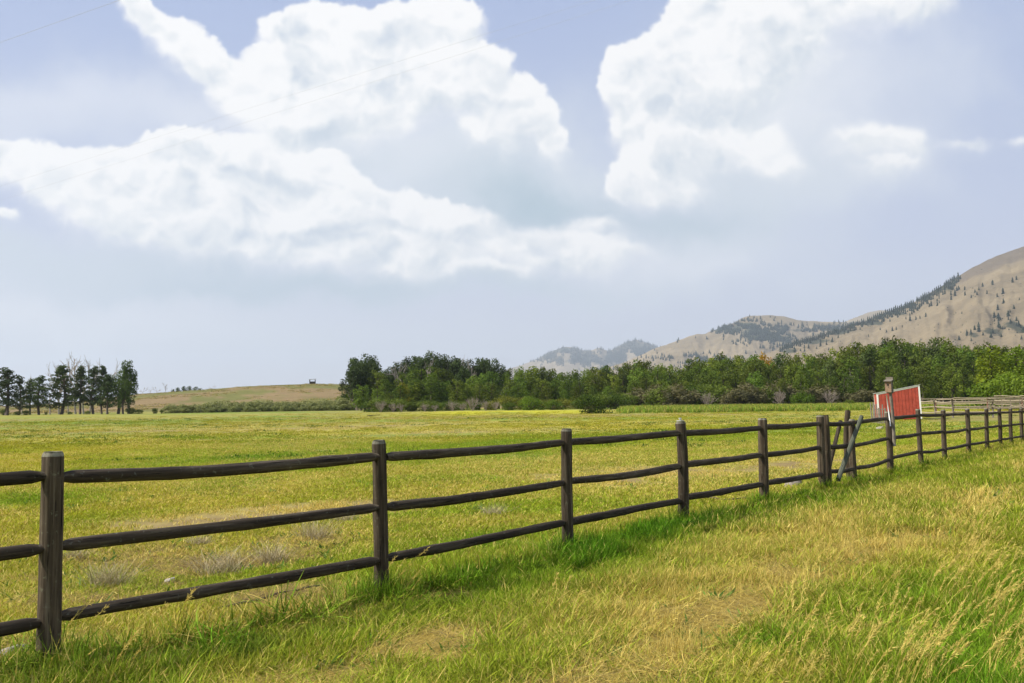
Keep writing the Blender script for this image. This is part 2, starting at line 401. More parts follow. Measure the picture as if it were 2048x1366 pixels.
def wood_mat(name, axis, c0, c1, c2, lichen=None):
    m, nt, out = new_mat(name)
    sc = [22, 22, 22]; sc[axis] = 1.1
    v = mapped(nt, sc)
    oi = nt.nodes.new('ShaderNodeObjectInfo'); rnd = oi.outputs['Random']
    va = nt.nodes.new('ShaderNodeVectorMath'); va.operation = 'ADD'; lk(nt, v, va.inputs[0])
    cx = nt.nodes.new('ShaderNodeCombineXYZ'); r10 = mathn(nt, 'MULTIPLY', rnd, 37.0)
    lk(nt, r10, cx.inputs[0]); lk(nt, r10, cx.inputs[2]); lk(nt, cx.outputs[0], va.inputs[1]); v = va.outputs[0]
    g = noise(nt, 1.6, 6, .65, v, .3); g2 = noise(nt, 5, 3, .6, v)
    sc2 = [2.5, 2.5, 2.5]; v2 = mapped(nt, sc2); b = noise(nt, 1.4, 4, .6, v2)
    col = ramp(nt, g, (.30, c0), (.5, c1), (.72, c2))
    col = mixc(nt, mathn(nt, 'MULTIPLY', b, .55), col, tuple(x * .45 for x in c1))
    if lichen:
        lf = ramp(nt, noise(nt, 9, 5, .7, v2), (.60, 0.0), (.70, 1.0))
        col = mixc(nt, mathn(nt, 'MULTIPLY', lf, .45), col, lichen)
    hsv = nt.nodes.new('ShaderNodeHueSaturation'); lk(nt, col, hsv.inputs['Color']); lk(nt, mathn(nt, 'MULTIPLY_ADD', rnd, .45, .78), hsv.inputs['Value'])
    crack = ramp(nt, noise(nt, 2.6, 5, .7, v), (.34, 0.0), (.42, 1.0))
    col = mixc(nt, 1.0, hsv.outputs[0], mixc(nt, crack, (.16, .14, .12), (1, 1, 1)), 'MULTIPLY')
    hgt = mathn(nt, 'ADD', mathn(nt, 'MULTIPLY', g2, .4), crack)
    principled(nt, out, col, .85, bump(nt, hgt, .7, .006), .2)
    return m
def plain_mat(name, c, rough=.8, var=.25, scale=8, spec=.3):
    m, nt, out = new_mat(name)
    n = noise(nt, scale, 5, .65, mapped(nt, (1, 1, 1)))
    col = ramp(nt, n, (.3, tuple(x * (1 - var) for x in c)), (.7, tuple(min(1, x * (1 + var)) for x in c)))
    principled(nt, out, col, rough, bump(nt, n, .3, .01), spec); return m
def leaf_mat(name, c0, c1, trans=.28):
    """foliage: colour per leaf ('rnd') and per plant (object colour)"""
    m, nt, out = new_mat(name)
    a = attr(nt, 'rnd'); oi = nt.nodes.new('ShaderNodeObjectInfo')
    col = mixc(nt, a.outputs['Fac'], c0, c1)
    col = mixc(nt, 1.0, col, oi.outputs['Color'], 'MULTIPLY')
    d = nt.nodes.new('ShaderNodeBsdfPrincipled'); lk(nt, col, d.inputs['Base Color']); d.inputs['Roughness'].default_value = .75; d.inputs['Specular IOR Level'].default_value = .12
    t = nt.nodes.new('ShaderNodeBsdfTranslucent'); lk(nt, mixc(nt, 1.0, col, (1.2, 1.25, .6), 'MULTIPLY'), t.inputs[0])
    mx = nt.nodes.new('ShaderNodeMixShader'); mx.inputs[0].default_value = trans
    lk(nt, d.outputs[0], mx.inputs[1]); lk(nt, t.outputs[0], mx.inputs[2]); lk(nt, mx.outputs[0], out.inputs[0]); return m

M_end = wood_mat('weathered_end_grain', 2, (.10, .09, .065), (.22, .205, .155), (.34, .32, .25))
M_post = wood_mat('post_wood', 2, (.022, .016, .010), (.072, .053, .034), (.185, .15, .10), (.20, .21, .14))
M_rail = wood_mat('rail_wood', 0, (.018, .013, .009), (.050, .037, .025), (.135, .11, .078), (.22, .23, .19))
M_greenrail = wood_mat('weathered_green_wood', 0, (.05, .055, .04), (.105, .115, .08), (.18, .19, .145))
M_bark = plain_mat('bark', (.10, .08, .06), .9, .4, 3)
M_paletwig = plain_mat('bare_twig', (.30, .26, .22), .9, .2, 3)
M_deadbrush = plain_mat('dead_brush_twig', (.30, .24, .21), .9, .25, 3)
M_oldwood = plain_mat('grey_board', (.17, .145, .115), .85, .35, 12)
M_palepole = plain_mat('pale_pole', (.33, .27, .19), .8, .2, 6)
M_rust = plain_mat('rusty_red_post', (.22, .11, .075), .8, .25, 6)

# ------------------------------------------------------------------ ground
def build_ground():
    nr = 330; r = 0.12 * (11500 / .12) ** (np.arange(nr) / (nr - 1))
    a1 = np.radians(np.arange(-38, 38.01, .22)); a2 = np.radians(np.arange(42, 318, 6.0)); a = np.concatenate([a1, a2]); na = len(a)
    Rr, Aa = np.meshgrid(r, a, indexing='ij')
    X = Rr * np.sin(Aa); Y = Rr * np.cos(Aa); Z = H(X, Y)
    verts = np.stack([X, Y, Z], -1).reshape(-1, 3)
    i, j = np.meshgrid(np.arange(nr - 1), np.arange(na), indexing='ij'); j2 = (j + 1) % na
    f = np.stack([i * na + j, (i + 1) * na + j, (i + 1) * na + j2, i * na + j2], -1).reshape(-1, 4)[:, ::-1]
    green, dry, bare, verge = growth(X.ravel(), Y.ravel())
    c = green * (1 - dry[:, None]) * .72 + STRAW * .66 * dry[:, None]
    far = sstep(35, 60, Rr.ravel())[:, None]
    c = c * (1 - far) + c * 1.08 * far
    c = c * (1 - bare[:, None] * .75) + (SOIL * (1 - verge[:, None]) * 1.15 + np.array([.30, .225, .105]) * verge[:, None]) * bare[:, None] * .75
    x, y = X.ravel(), Y.ravel()
    u = 1024 + F * x / np.maximum(y, 5)
    n = fbm(x / 9, y / 30, 41, 4)
    ol = (sstep(45, 90, y) * (.35 + .35 * sstep(0, -25, x + 5)))[:, None]; c = (c * (1 - ol) + np.array([.21, .205, .055]) * ol)
    # broad drifts of fresher green, tan and olive over the far pasture
    q1 = fbm(x / 26 + 7, y / 15, 44, 5); q2 = fbm(x / 55, y / 11 + 3, 45, 4); fq = sstep(24, 60, y)[:, None]
    c = c * (1 - fq * .75 * sstep(.54, .66, q1)[:, None]) + np.array([.13, .20, .022]) * (fq * .75 * sstep(.54, .66, q1)[:, None])
    w_ = fq * .6 * (sstep(.52, .66, q2) * (1 - sstep(118, 130, y)))[:, None]; c = c * (1 - w_) + np.array([.235, .175, .078]) * w_
    # canary-yellow flowering strip, then tall green reeds, in front of the wood
    yl = (sstep(112, 128, y) * (1 - sstep(146, 158, y)) * sstep(820, 930, u) * (1 - sstep(1130, 1250, u)) * sstep(.3, .5, n))[:, None]
    c = c * (1 - yl * .8) + np.array([.40, .38, .02]) * yl * .8
    hill = sstep(225, 262, y)[:, None]
    hn = (fbm(x / 26, y / 26, 43, 5) * .6 + fbm(x / 6, y / 9, 47, 4) * .4)[:, None]
    hc = np.array([.195, .14, .07]) * (1 - sstep(.43, .56, hn)) + np.array([.125, .125, .036]) * sstep(.43, .56, hn)
    c = c * (1 - hill) + hc * hill
    col = np.hstack([np.clip(c, 0, 1), np.ones((len(c), 1))])
    m, nt, out = new_mat('meadow_ground')
    at_ = attr(nt, 'gcol'); v = mapped(nt, (1, 1, 1))
    n1 = noise(nt, 1.2, 8, .7, v); n2 = noise(nt, 14, 6, .7, v); n3 = noise(nt, .09, 6, .7, v)
    k = mathn(nt, 'MULTIPLY', mathn(nt, 'MULTIPLY_ADD', n1, .9, .55), mathn(nt, 'MULTIPLY_ADD', n2, .8, .6))
    k = mathn(nt, 'MULTIPLY', k, mathn(nt, 'MULTIPLY_ADD', n3, .7, .65))
    cc = mixc(nt, 1.0, at_.outputs['Color'], ramp(nt, k, (0, 0.0), (1, 1.0)), 'MULTIPLY')
    vm = nt.nodes.new('ShaderNodeVectorMath'); vm.operation = 'SCALE'; lk(nt, at_.outputs['Color'], vm.inputs[0]); lk(nt, k, vm.inputs['Scale'])
    hsv = nt.nodes.new('ShaderNodeHueSaturation'); lk(nt, vm.outputs[0], hsv.inputs['Color']); lk(nt, mathn(nt, 'MULTIPLY_ADD', n1, .05, .475), hsv.inputs['Hue'])
    principled(nt, out, hsv.outputs[0], .95, bump(nt, mathn(nt, 'ADD', n1, mathn(nt, 'MULTIPLY', n2, .3)), .5, .12), .1)
    o = mesh_obj('pasture', verts, f, m, smooth=True, attrs={'gcol': col})
    return tag(o, 'open yellow green pasture and grass verge running to the foot of the hills', kind='structure')
build_ground()

# ------------------------------------------------------------------ mountains
def mountain_mat(name, grass, rock, scrub):
    m, nt, out = new_mat(name)
    v = mapped(nt, (1, 1, 1))
    a = attr(nt, 'forest')
    n1 = noise(nt, .005, 10, .7, v); n2 = noise(nt, .02, 8, .75, v); n3 = noise(nt, .08, 4, .7, v)
    col = ramp(nt, n1, (.36, tuple(x * .70 for x in grass)), (.62, tuple(x * 1.15 for x in grass)))
    rk = ramp(nt, mathn(nt, 'ADD', mathn(nt, 'MULTIPLY', n2, .7), mathn(nt, 'MULTIPLY', attr(nt, 'rock').outputs['Fac'], .35)), (.46, 0.0), (.60, 1.0))
    col = mixc(nt, mathn(nt, 'MULTIPLY', rk, .75), col, rock)
    sc = ramp(nt, mathn(nt, 'ADD', mathn(nt, 'MULTIPLY', n3, .6), mathn(nt, 'MULTIPLY', a.outputs['Fac'], .5)), (.50, 0.0), (.62, 1.0))
    col = mixc(nt, mathn(nt, 'MULTIPLY', sc, .85), col, scrub)
    principled(nt, out, col, .95, bump(nt, mathn(nt, 'ADD', mathn(nt, 'MULTIPLY', n1, 2), mathn(nt, 'MULTIPLY', n2, .8)), .9, 12.0), .1)
    return m
M_mtA = mountain_mat('dry_grass_slope', (.245, .193, .118), (.13, .105, .08), (.030, .042, .026))
class Mount:
    def __init__(s, name, label, pxs, pys, d0, d1, amp, seed, forest, nu=520, nv=130, prof=1.0, rockf=None, umin=None, umax=None):
        s.us = np.linspace(umin or pxs[0], umax or pxs[-1], nu); s.d0, s.d1 = d0, d1
        # smooth the given skyline a little and roughen it finely
        top = np.interp(s.us, pxs, pys)
        k = np.array([1, 2, 3, 2, 1.]) / 9; top = np.convolve(np.pad(top, 2, mode='edge'), k, 'valid')
        top = top + (fbm(s.us / 16, s.us * 0, seed + 5, 4) - .5) * 3.0
        v = np.concatenate([np.linspace(0, 1, nv), 1 + np.linspace(.02, .9, 24)])
        U, V = np.meshgrid(s.us, v, indexing='ij')
        dist = d0 + (d1 - d0) * V
        tanaz = (U - 1024) / F
        X = tanaz * dist; Y = dist
        hor = 822 - .012 * (U - 1024)
        ridge = (hor - top[:, None]) / F * d1 + EYE
        base = H(X, Y) - 6
        vv = np.clip(V, 0, 1)
        pr = np.where(V <= 1, vv ** prof, np.maximum(1 - (V - 1) * 1.15, -.1))
        env = np.sin(np.pi * np.clip(vv, 0, 1)) ** .8 * (V <= 1)
        spur = 1 - np.abs(fbm(U / 70 + fbm(U / 90, V * 3, seed + 9, 3) * 1.5, V * .9 + .3, seed, 5) * 2 - 1)
        lump = fbm(U / 40, V * 5, seed + 2, 5) - .5
        fine = 1 - np.abs(fbm(U / 22 + fbm(U / 50, V * 4, seed + 19, 3), V * 2.2, seed + 21, 4) * 2 - 1)
        Z = base + (ridge - base) * pr + amp * .42 * env * (fine - .6) + amp * env * ((spur - .62) * 1.0 + lump * .7)
        s.Z, s.X, s.Y, s.nv, s.U, s.V = Z, X, Y, nv, U, V
        PY = s.proj(X, Y, Z); s.PY = PY
        fo = forest(U, PY, V) if forest else U * 0
        rk = rockf(U, PY, V) if rockf else U * 0
        n, mm = U.shape
        i, j = np.meshgrid(np.arange(n - 1), np.arange(mm - 1), indexing='ij')
        f = np.stack([i * mm + j, (i + 1) * mm + j, (i + 1) * mm + j + 1, i * mm + j + 1], -1).reshape(-1, 4)
        s.ob = mesh_obj(name, np.stack([X, Y, Z], -1).reshape(-1, 3), f, M_mtA, smooth=True, attrs={'forest': fo.ravel(), 'rock': rk.ravel()})
        tag(s.ob, label, kind='structure')
    def proj(s, X, Y, Z):
        c = np.tensordot(R3.T, np.stack([X, Y, Z - EYE]), 1)
        return 683 - F * c[1] / (-c[2])
    def find(s, px, py):
        i = int(np.clip(np.searchsorted(s.us, px), 1, len(s.us) - 1)); col = s.PY[i, :s.nv]
        j = np.where(col <= py)[0]
        if len(j) == 0: return None
        j = j[0]
        if j == 0: return None
        f = (col[j - 1] - py) / max(col[j - 1] - col[j], 1e-6)
        g = lambda A: A[i, j - 1] * (1 - f) + A[i, j] * f
        return Vector((g(s.X), g(s.Y), g(s.Z)))
def patch(U, PY, blobs):
    w = (fbm(U / 25, PY / 12, 55, 4) - .5) * 1.4; r = U * 0
    for cx, cy, rx, ry, a in blobs: r = np.maximum(r, a * np.clip(1.25 - np.sqrt(((U - cx) / rx) ** 2 + ((PY - cy) / ry) ** 2) + w, 0, 1))
    return np.clip(r, 0, 1)
FA = [(1830, 612, 14, 9, 1), (1800, 627, 22, 7, 1), (1860, 590, 22, 9, 1), (1890, 573, 20, 9, 1), (1750, 645, 30, 6, 1), (1690, 662, 40, 7, .9), (1630, 683, 40, 7, .8), (1580, 700, 40, 7, .8), (1905, 572, 16, 12, .8),
      (1990, 665, 30, 12, .8), (2040, 655, 36, 16, .9), (1950, 670, 18, 6, .8), (2000, 575, 40, 5, .5), (1960, 585, 20, 6, .4), (2100, 640, 60, 25, .9), (2300, 560, 120, 60, .8), (2700, 500, 200, 90, .7)]
FB = [(1455, 658, 36, 7, 1), (1500, 652, 30, 7, 1), (1520, 668, 36, 14, 1), (1560, 678, 30, 12, .9), (1600, 660, 30, 5, .7), (1650, 657, 30, 6, .7), (1420, 722, 40, 8, .7), (1700, 655, 40, 6, .7), (1350, 715, 40, 5, .4), (1570, 660, 24, 5, .6)]
FC = [(1130, 700, 26, 10, 1), (1100, 712, 40, 9, .7), (1165, 712, 40, 9, .6), (1270, 690, 30, 12, 1), (1230, 712, 50, 14, 1), (1290, 705, 30, 16, .9), (1180, 722, 60, 8, .9), (1320, 712, 20, 10, .8)]
def make_mountains():
    # far blue peaks, the mesa behind, then the near tan slope
    C_ = Mount('distant_ridge', 'far hazy blue peaks low above the middle of the wood', [900, 1000, 1045, 1080, 1110, 1132, 1150, 1165, 1185, 1200, 1213, 1226, 1250, 1271, 1290, 1310, 1340, 1380, 1450, 1700, 2100],
              [760, 742, 729, 716, 700, 693, 697, 701, 700, 695, 702, 700, 686, 679, 685, 692, 700, 705, 715, 725, 740], 6800, 9600, 60, 210, lambda U, P_, V: patch(U, P_, FC), nu=420, nv=100)
    B2 = Mount('far_summit', 'small rounded tan summit showing between the mesa and the near slope', [1560, 1640, 1690, 1715, 1740, 1765, 1790, 1815, 1860, 1950, 2300],
              [680, 655, 644, 634, 625, 620, 620, 628, 640, 660, 700], 5000, 6200, 50, 340, None, nu=160, nv=60)
    B_ = Mount('mesa_ridge', 'tan flat topped ridge with dark conifer patches behind the wood', [1180, 1240, 1290, 1310, 1330, 1352, 1380, 1396, 1410, 1430, 1455, 1472, 1490, 1510, 1540, 1570, 1600, 1640, 1690, 1720, 1800, 1950, 2300],
              [745, 728, 706, 696, 690, 684, 672, 667, 668, 660, 650, 645, 634, 631, 630, 632, 640, 643, 644, 648, 660, 680, 720], 3300, 4700, 34, 120, lambda U, P_, V: patch(U, P_, FB), nu=460, nv=120, prof=.9)
    A_ = Mount('foothill_slope', 'tan grassy mountainside rising to the right edge with a conifer lined shoulder', [1380, 1480, 1520, 1560, 1600, 1640, 1680, 1720, 1760, 1800, 1840, 1870, 1900, 1930, 1960, 2010, 2048, 2120, 2250, 2500, 2900, 3400, 4200],
              [740, 722, 712, 698, 684, 673, 660, 647, 633, 617, 600, 584, 566, 548, 530, 507, 495, 470, 430, 400, 430, 380, 500], 1150, 2700, 24, 15, lambda U, P_, V: patch(U, P_, FA), nu=700, nv=170, prof=1.15,
              rockf=lambda U, P_, V: sstep(.74, .95, V) * sstep(1880, 1960, U) * (V <= 1.01))
    return A_, B2, B_, C_
MT_A, MT_B2, MT_B, MT_C = make_mountains()

M_conifer = leaf_mat('conifer_needles', (.018, .032, .020), (.036, .055, .030), .05)
def conifer_arrays(seed, n=7, tiers=4):
    r = np.random.default_rng(seed); v = []; f = []
    for t in range(tiers):
        z0 = .06 + .24 * t; z1 = min(1.0, z0 + .42); rad = .24 * (1 - t / tiers * .78)
        b = len(v)
        for k in range(n):
            a = 2 * math.pi * (k + .5 * t) / n; q = rad * r.uniform(.65, 1.2); v.append((q * math.cos(a), q * math.sin(a), z0 + r.uniform(-.04, .04)))
        v.append((0, 0, z1)); v.append((0, 0, z0 + .03))
        for k in range(n): f.append((b + k, b + (k + 1) % n, b + n)); f.append((b + (k + 1) % n, b + k, b + n + 1))
    return np.array(v), np.array(f)
def mountain_trees():
    protos = []
    for i in range(4):
        v, f = conifer_arrays(50 + i); me = mesh_obj('conifer', v, f, M_conifer, attrs={'rnd': rng.random(len(v))}, link=False).data; protos.append(me)
    # single conifers that stand out on the slopes: px, foot py, height in px, mountain
    singles = [(2011, 588, 14), (1925, 628, 6), (1820, 642, 12), (1832, 640, 9), (1853, 634, 10), (1840, 637, 7), (1795, 660, 8), (1787, 662, 10), (1806, 655, 6), (1642, 693, 11), (1600, 693, 12), (1616, 697, 10), (1607, 696, 8), (1738, 672, 5),
               (1950, 660, 11), (1990, 570, 12), (1978, 588, 9), (1960, 590, 8), (2030, 565, 12), (2040, 560, 10), (1905, 600, 11), (1868, 612, 12), (1843, 618, 9), (1827, 621, 9), (1700, 662, 10), (1712, 660, 8), (1760, 660, 6), (1775, 665, 7),
               (2000, 594, 9), (1945, 596, 8), (1916, 592, 12), (1890, 590, 10), (1935, 580, 9), (2045, 600, 6), (1880, 650, 4), (1770, 690, 4), (1655, 700, 6), (1665, 697, 5), (1560, 712, 7), (2020, 640, 8)]
    for k, (px, py, h) in enumerate(singles):
        p = MT_A.find(px, py)
        if p is None: continue
        o = bpy.data.objects.new('conifer', protos[k % 4]); COL.objects.link(o); hh = h / F * p.y
        o.location = p - Vector((0, 0, hh * .04)); o.scale = (hh * 1.15, hh * 1.15, hh); o.rotation_euler = (0, 0, random.random() * 6)
        band = 'high on the mountainside' if py < 590 else 'just above mid slope' if py < 615 else 'mid slope' if py < 632 else 'below mid slope' if py < 652 else 'low above the treetops'
        spot = min(((1560, 'over the orange tree'), (1600, 'left of the nest box'), (1650, 'over the narrow fence bay'), (1710, 'between the bay and the nest box'), (1770, 'over the nest box'), (1795, 'over the red shed'), (1820, 'over the right half of the shed'), (1838, 'over the right corner of the shed'), (1885, 'over the corral'), (1935, 'left of the golden topped tree'), (1985, 'over the golden topped tree'), (2040, 'by the right edge')), key=lambda a: abs(a[0] - px))[1]
        tag(o, '%s lone dark conifer %s, %s' % ('tallest' if h > 12 else 'tall' if h > 10 else 'middling' if h > 8 else 'small' if h > 6 else 'tiny', band, spot), 'conifer', 'lone conifers on the near mountainside')
    def mass(mt, blobs, n, hmin, hmax, name, label, seed, extra=0, ridge=None):
        r = np.random.default_rng(seed); V = []; Fc = []; R_ = []; b = 0; cnt = 0; tries = 0
        cv, cf = zip(*[conifer_arrays(90 + i, 5, 3) for i in range(4)])
        w = np.array([q[2] * q[3] * q[4] for q in blobs]); w = w / w.sum()
        while cnt < n and tries < n * 8:
            tries += 1
            q = blobs[r.choice(len(blobs), p=w)]
            px = q[0] + r.normal() * q[2] * .75; py = q[1] + r.normal() * q[3] * .8
            if r.random() < extra: px = r.uniform(mt.us[0], min(mt.us[-1], 2300)); py = r.uniform(600, 740)
            elif fbm(np.array([px / 18.]), np.array([py / 8.]), 99, 3)[0] < .42: continue
            if ridge and cnt < ridge[2]:
                px = r.uniform(ridge[0], ridge[1]); i_ = int(np.clip(np.searchsorted(mt.us, px), 1, len(mt.us) - 1)); py = mt.PY[i_, :mt.nv].min() + .3 + abs(r.normal()) * (3 + 7 * sstep(1700, 1850, px))
            p = mt.find(px, py)
            if p is None: continue
            h = r.uniform(hmin, hmax); c = r.integers(4); a = r.uniform(0, 6.3)
            vv = cv[c] * np.array([h * 1.2, h * 1.2, h]); ca, sa = math.cos(a), math.sin(a)
            vv = np.stack([vv[:, 0] * ca - vv[:, 1] * sa, vv[:, 0] * sa + vv[:, 1] * ca, vv[:, 2]], -1) + np.array(p)
            V.append(vv); Fc.append(cf[c] + b); b += len(vv); R_.append(np.full(len(vv), r.random())); cnt += 1
        o = mesh_obj(name, np.vstack(V), np.vstack(Fc), M_conifer, attrs={'rnd': np.concatenate(R_)})
        tag(o, label, 'forest', kind='stuff')
    mass(MT_A, FA, 1700, 7, 16, 'shoulder_forest', 'dark conifers crowding the shoulder and gullies of the near mountainside', 1, .003, (1560, 1925, 900))
    mass(MT_B, FB, 1700, 11, 22, 'mesa_forest', 'dark blue conifer patches on the flank of the flat topped ridge', 2, .08)
    mass(MT_C, FC, 3200, 18, 36, 'distant_forest', 'hazy blue conifer cover on the farthest peaks', 3, .05)
mountain_trees()
def slope_scrub():
    r = np.random.default_rng(5); V = []; Fc = []; R_ = []; b = 0; v0, f0 = conifer_arrays(77, 5, 2)
    for _ in range(1500):
        px = r.uniform(1500, 2250); py = r.uniform(520, 740)
        if fbm(np.array([px / 30.]), np.array([py / 12.]), 98, 4)[0] < .54 + .06 * r.random(): continue
        p = MT_A.find(px, py)
        if p is None: continue
        h = r.uniform(1.2, 3.6); vv = v0 * np.array([h * 2.6, h * 2.6, h]) + np.array(p); V.append(vv); Fc.append(f0 + b); b += len(vv); R_.append(np.full(len(vv), r.random()))
    tag(mesh_obj('slope_scrub', np.vstack(V), np.vstack(Fc), M_conifer, attrs={'rnd': np.concatenate(R_)}), 'low dark scrub speckled over the near mountainside', 'scrub', kind='stuff')
slope_scrub()
LM = [(716, 'the left tip of the wood'), (762, 'the silvery dead bush'), (806, 'the yellow leaved tree'), (870, 'the low dead brush'), (945, 'the tallest dead bush'), (1018, 'the low dark bush'), (1060, 'the green spreading bush'), (1132, 'the third fence post'),
      (1180, 'the lone dark bush'), (1250, 'the start of the reeds'), (1361, 'the fourth fence post'), (1440, 'the middle of the reeds'), (1532, 'the fifth fence post'), (1605, 'the dense green bush'), (1670, 'the narrow fence bay'), (1790, 'the red shed'), (1860, 'the corral corner'), (1985, 'the golden topped tree'), (2048, 'the right edge')]
def where(px):
    q, nm = min(LM, key=lambda a: abs(a[0] - px)); d = px - q
    return ('above %s' if abs(d) < 9 else 'just left of %s' if -25 < d < 0 else 'just right of %s' if 0 < d < 25 else 'left of %s' if d < 0 else 'right of %s') % nm

# ------------------------------------------------------------------ trees
M_leaf = leaf_mat('broad_leaf', (.055, .090, .012), (.155, .20, .030), .28)
M_dark = leaf_mat('cottonwood_leaf', (.034, .056, .015), (.085, .115, .032), .2)
M_pine = leaf_mat('pine_needles', (.034, .052, .020), (.095, .12, .045), .15)
M_willow = leaf_mat('willow_leaf', (.085, .10, .042), (.21, .21, .10), .25)
def leaves(lobes, n, size, r, flat=.0, fill=.55, el=1.0):
    """leaf-sized faces spread through the volume of a set of ellipsoids"""
    lob = np.array(lobes); w = (lob[:, 3] * lob[:, 4]) ** 1.0; w /= w.sum()
    k = r.choice(len(lob), n, p=w)
    d = r.normal(size=(n, 3)); d /= np.linalg.norm(d, axis=1)[:, None]
    rad = 1 - (1 - r.random(n) ** .5) * fill
    rad = rad * (1 + .09 * r.normal(size=n))
    c = lob[k, :3] + d * rad[:, None] * lob[k][:, [3, 3, 4]]
    nrm = d + r.normal(size=(n, 3)) * .55; nrm /= np.linalg.norm(nrm, axis=1)[:, None]
    a = np.cross(nrm, r.normal(size=(n, 3))); a /= np.linalg.norm(a, axis=1)[:, None]; b = np.cross(nrm, a)
    s = size * r.uniform(.6, 1.35, n)[:, None]
    p = np.stack([c - a * s * el, c + b * s * .5 - a * s * .1, c + a * s * el, c - b * s * .5 + a * s * .15], 1).reshape(-1, 3)
    f = np.arange(4 * n).reshape(-1, 4)
    lr = r.random(len(lob))
    rnd = np.clip(lr[k] * .55 + r.random(n) * .45, 0, 1)
    return p, f, np.repeat(rnd, 4)
def limb(mb, a, b, r0, r1, n=5, bend=.06):
    a, b = Vector(a), Vector(b); L = (b - a).length
    m = (a + b) / 2 + Vector((random.uniform(-1, 1), random.uniform(-1, 1), random.uniform(-.3, .6))) * L * bend
    mb.tube([a, (a + m) / 2 + (m - (a + b) / 2) * .3, m, (m + b) / 2 + (m - (a + b) / 2) * .3, b], [r0, r0 * .8 + r1 * .2, (r0 + r1) / 2, r0 * .3 + r1 * .7, r1], n)
def make_tree(kind, seed):
    """tree 1 m high: root > trunk, crown"""
    r = np.random.default_rng(seed); random.seed(seed)
    root = bpy.data.objects.new(kind, None)
    mb = MB(); lobes = []
    lean = r.normal() * .03, r.normal() * .03
    if kind == 'aspen_tree':
        mb.tube([(0, 0, -.03), (lean[0] * .5, lean[1] * .5, .4), (lean[0], lean[1], .9)], [.022, .016, .005], 6)
        n = 20
        for i in range(n):
            z = .20 + .72 * (i + .5) / n; w = .21 * math.sin(math.pi * min(1, (z - .05) * .98) ** .8) + .03; a = i * 2.4 + r.normal() * .5; q = w * r.uniform(.3, .95)
            rr = r.uniform(.085, .14) * (1.1 - .45 * z); c = (lean[0] * z + q * math.cos(a), lean[1] * z + q * math.sin(a), z)
            lobes.append((*c, rr, rr * r.uniform(.9, 1.3)))
            if i % 2 == 0: limb(mb, (lean[0] * z * .8, lean[1] * z * .8, max(.1, z - .18)), c, .008, .003, 4)
        p, f, rn = leaves(lobes, 2600, .019, r); mat = M_leaf
    elif kind == 'cottonwood_tree':
        mb.tube([(0, 0, -.03), (lean[0], lean[1], .25), (lean[0] * 2, lean[1] * 2, .5)], [.035, .027, .018], 7)
        n = 15
        for i in range(n):
            a = i * 2.4 + r.normal() * .4; z = r.uniform(.28, .78) if i > 4 else r.uniform(.72, .93); q = r.uniform(.06, .30) * (1.25 - z * .9)
            rr = r.uniform(.06, .115); c = (q * math.cos(a) + lean[0], q * math.sin(a), z)
            lobes.append((*c, rr, rr * r.uniform(1.2, 1.9)))
            if i % 2: lobes.append((c[0] * 1.2, c[1] * 1.2, z - .1, rr * .7, rr * .7))
            limb(mb, (lean[0] * 1.5, lean[1] * 1.5, r.uniform(.15, .45)), c, .014, .004, 5, .1)
        p, f, rn = leaves(lobes, 2600, .020, r); mat = M_dark
    elif kind == 'pine_tree':
        mb.tube([(0, 0, -.03), (lean[0], lean[1], .35), (lean[0] * .5, 0, .7), (0, lean[1], .93)], [.026, .02, .013, .004], 7)
        n = 34; zmin = r.uniform(.14, .24)
        for i in range(n):
            z = zmin + (.95 - zmin) * (i + .5) / n; w = (.21 * (1 - ((z - zmin) / (1.02 - zmin)) ** 1.5) + .03) * r.uniform(.4, 1.2); a = i * 2.4 + r.normal() * .5
            c = (w * math.cos(a), w * math.sin(a), z + r.normal() * .012); rr = r.uniform(.035, .065)
            lobes.append((*c, rr * 1.2, rr * .75)); lobes.append((c[0] * .5, c[1] * .5, z - .01, rr, rr * .6))
            limb(mb, (0, 0, z - .05), c, .006, .002, 4, .05)
        p, f, rn = leaves(lobes, 2700, .017, r, el=1.2); mat = M_pine
    elif kind == 'bushy_shrub' or kind == 'willow_shrub':
        n = 14
        for i in range(n):
            a = i * 2.4; q = .55 * math.sqrt((i + .5) / n) * r.uniform(.8, 1.1); z = .62 * math.sqrt(max(0, 1 - (q / .68) ** 2)) * r.uniform(.75, 1.15)
            rr = r.uniform(.16, .25); lobes.append((q * math.cos(a), q * math.sin(a), max(.12, z), rr, rr * r.uniform(.9, 1.25)))
            limb(mb, (0, 0, -.02), (q * math.cos(a), q * math.sin(a), max(.1, z)), .014, .004, 4, .1)
        for i in range(7): lobes.append((r.normal() * .3, r.normal() * .3, .12, .2, .14))
        if kind == 'bushy_shrub': p, f, rn = leaves(lobes, 2300, .036, r, el=1.0); mat = M_leaf
        else: p, f, rn = leaves(lobes, 2600, .040, r, el=1.5); mat = M_willow
    p[:, 2] = np.maximum(p[:, 2], 0.0)
    t = mb.build('trunk' if 'tree' in kind else 'stems', M_bark, root, True, link=False)
    c = mesh_obj('crown' if 'tree' in kind else 'foliage', p, f, mat, root, attrs={'rnd': rn}, link=False)
    return root, t, c
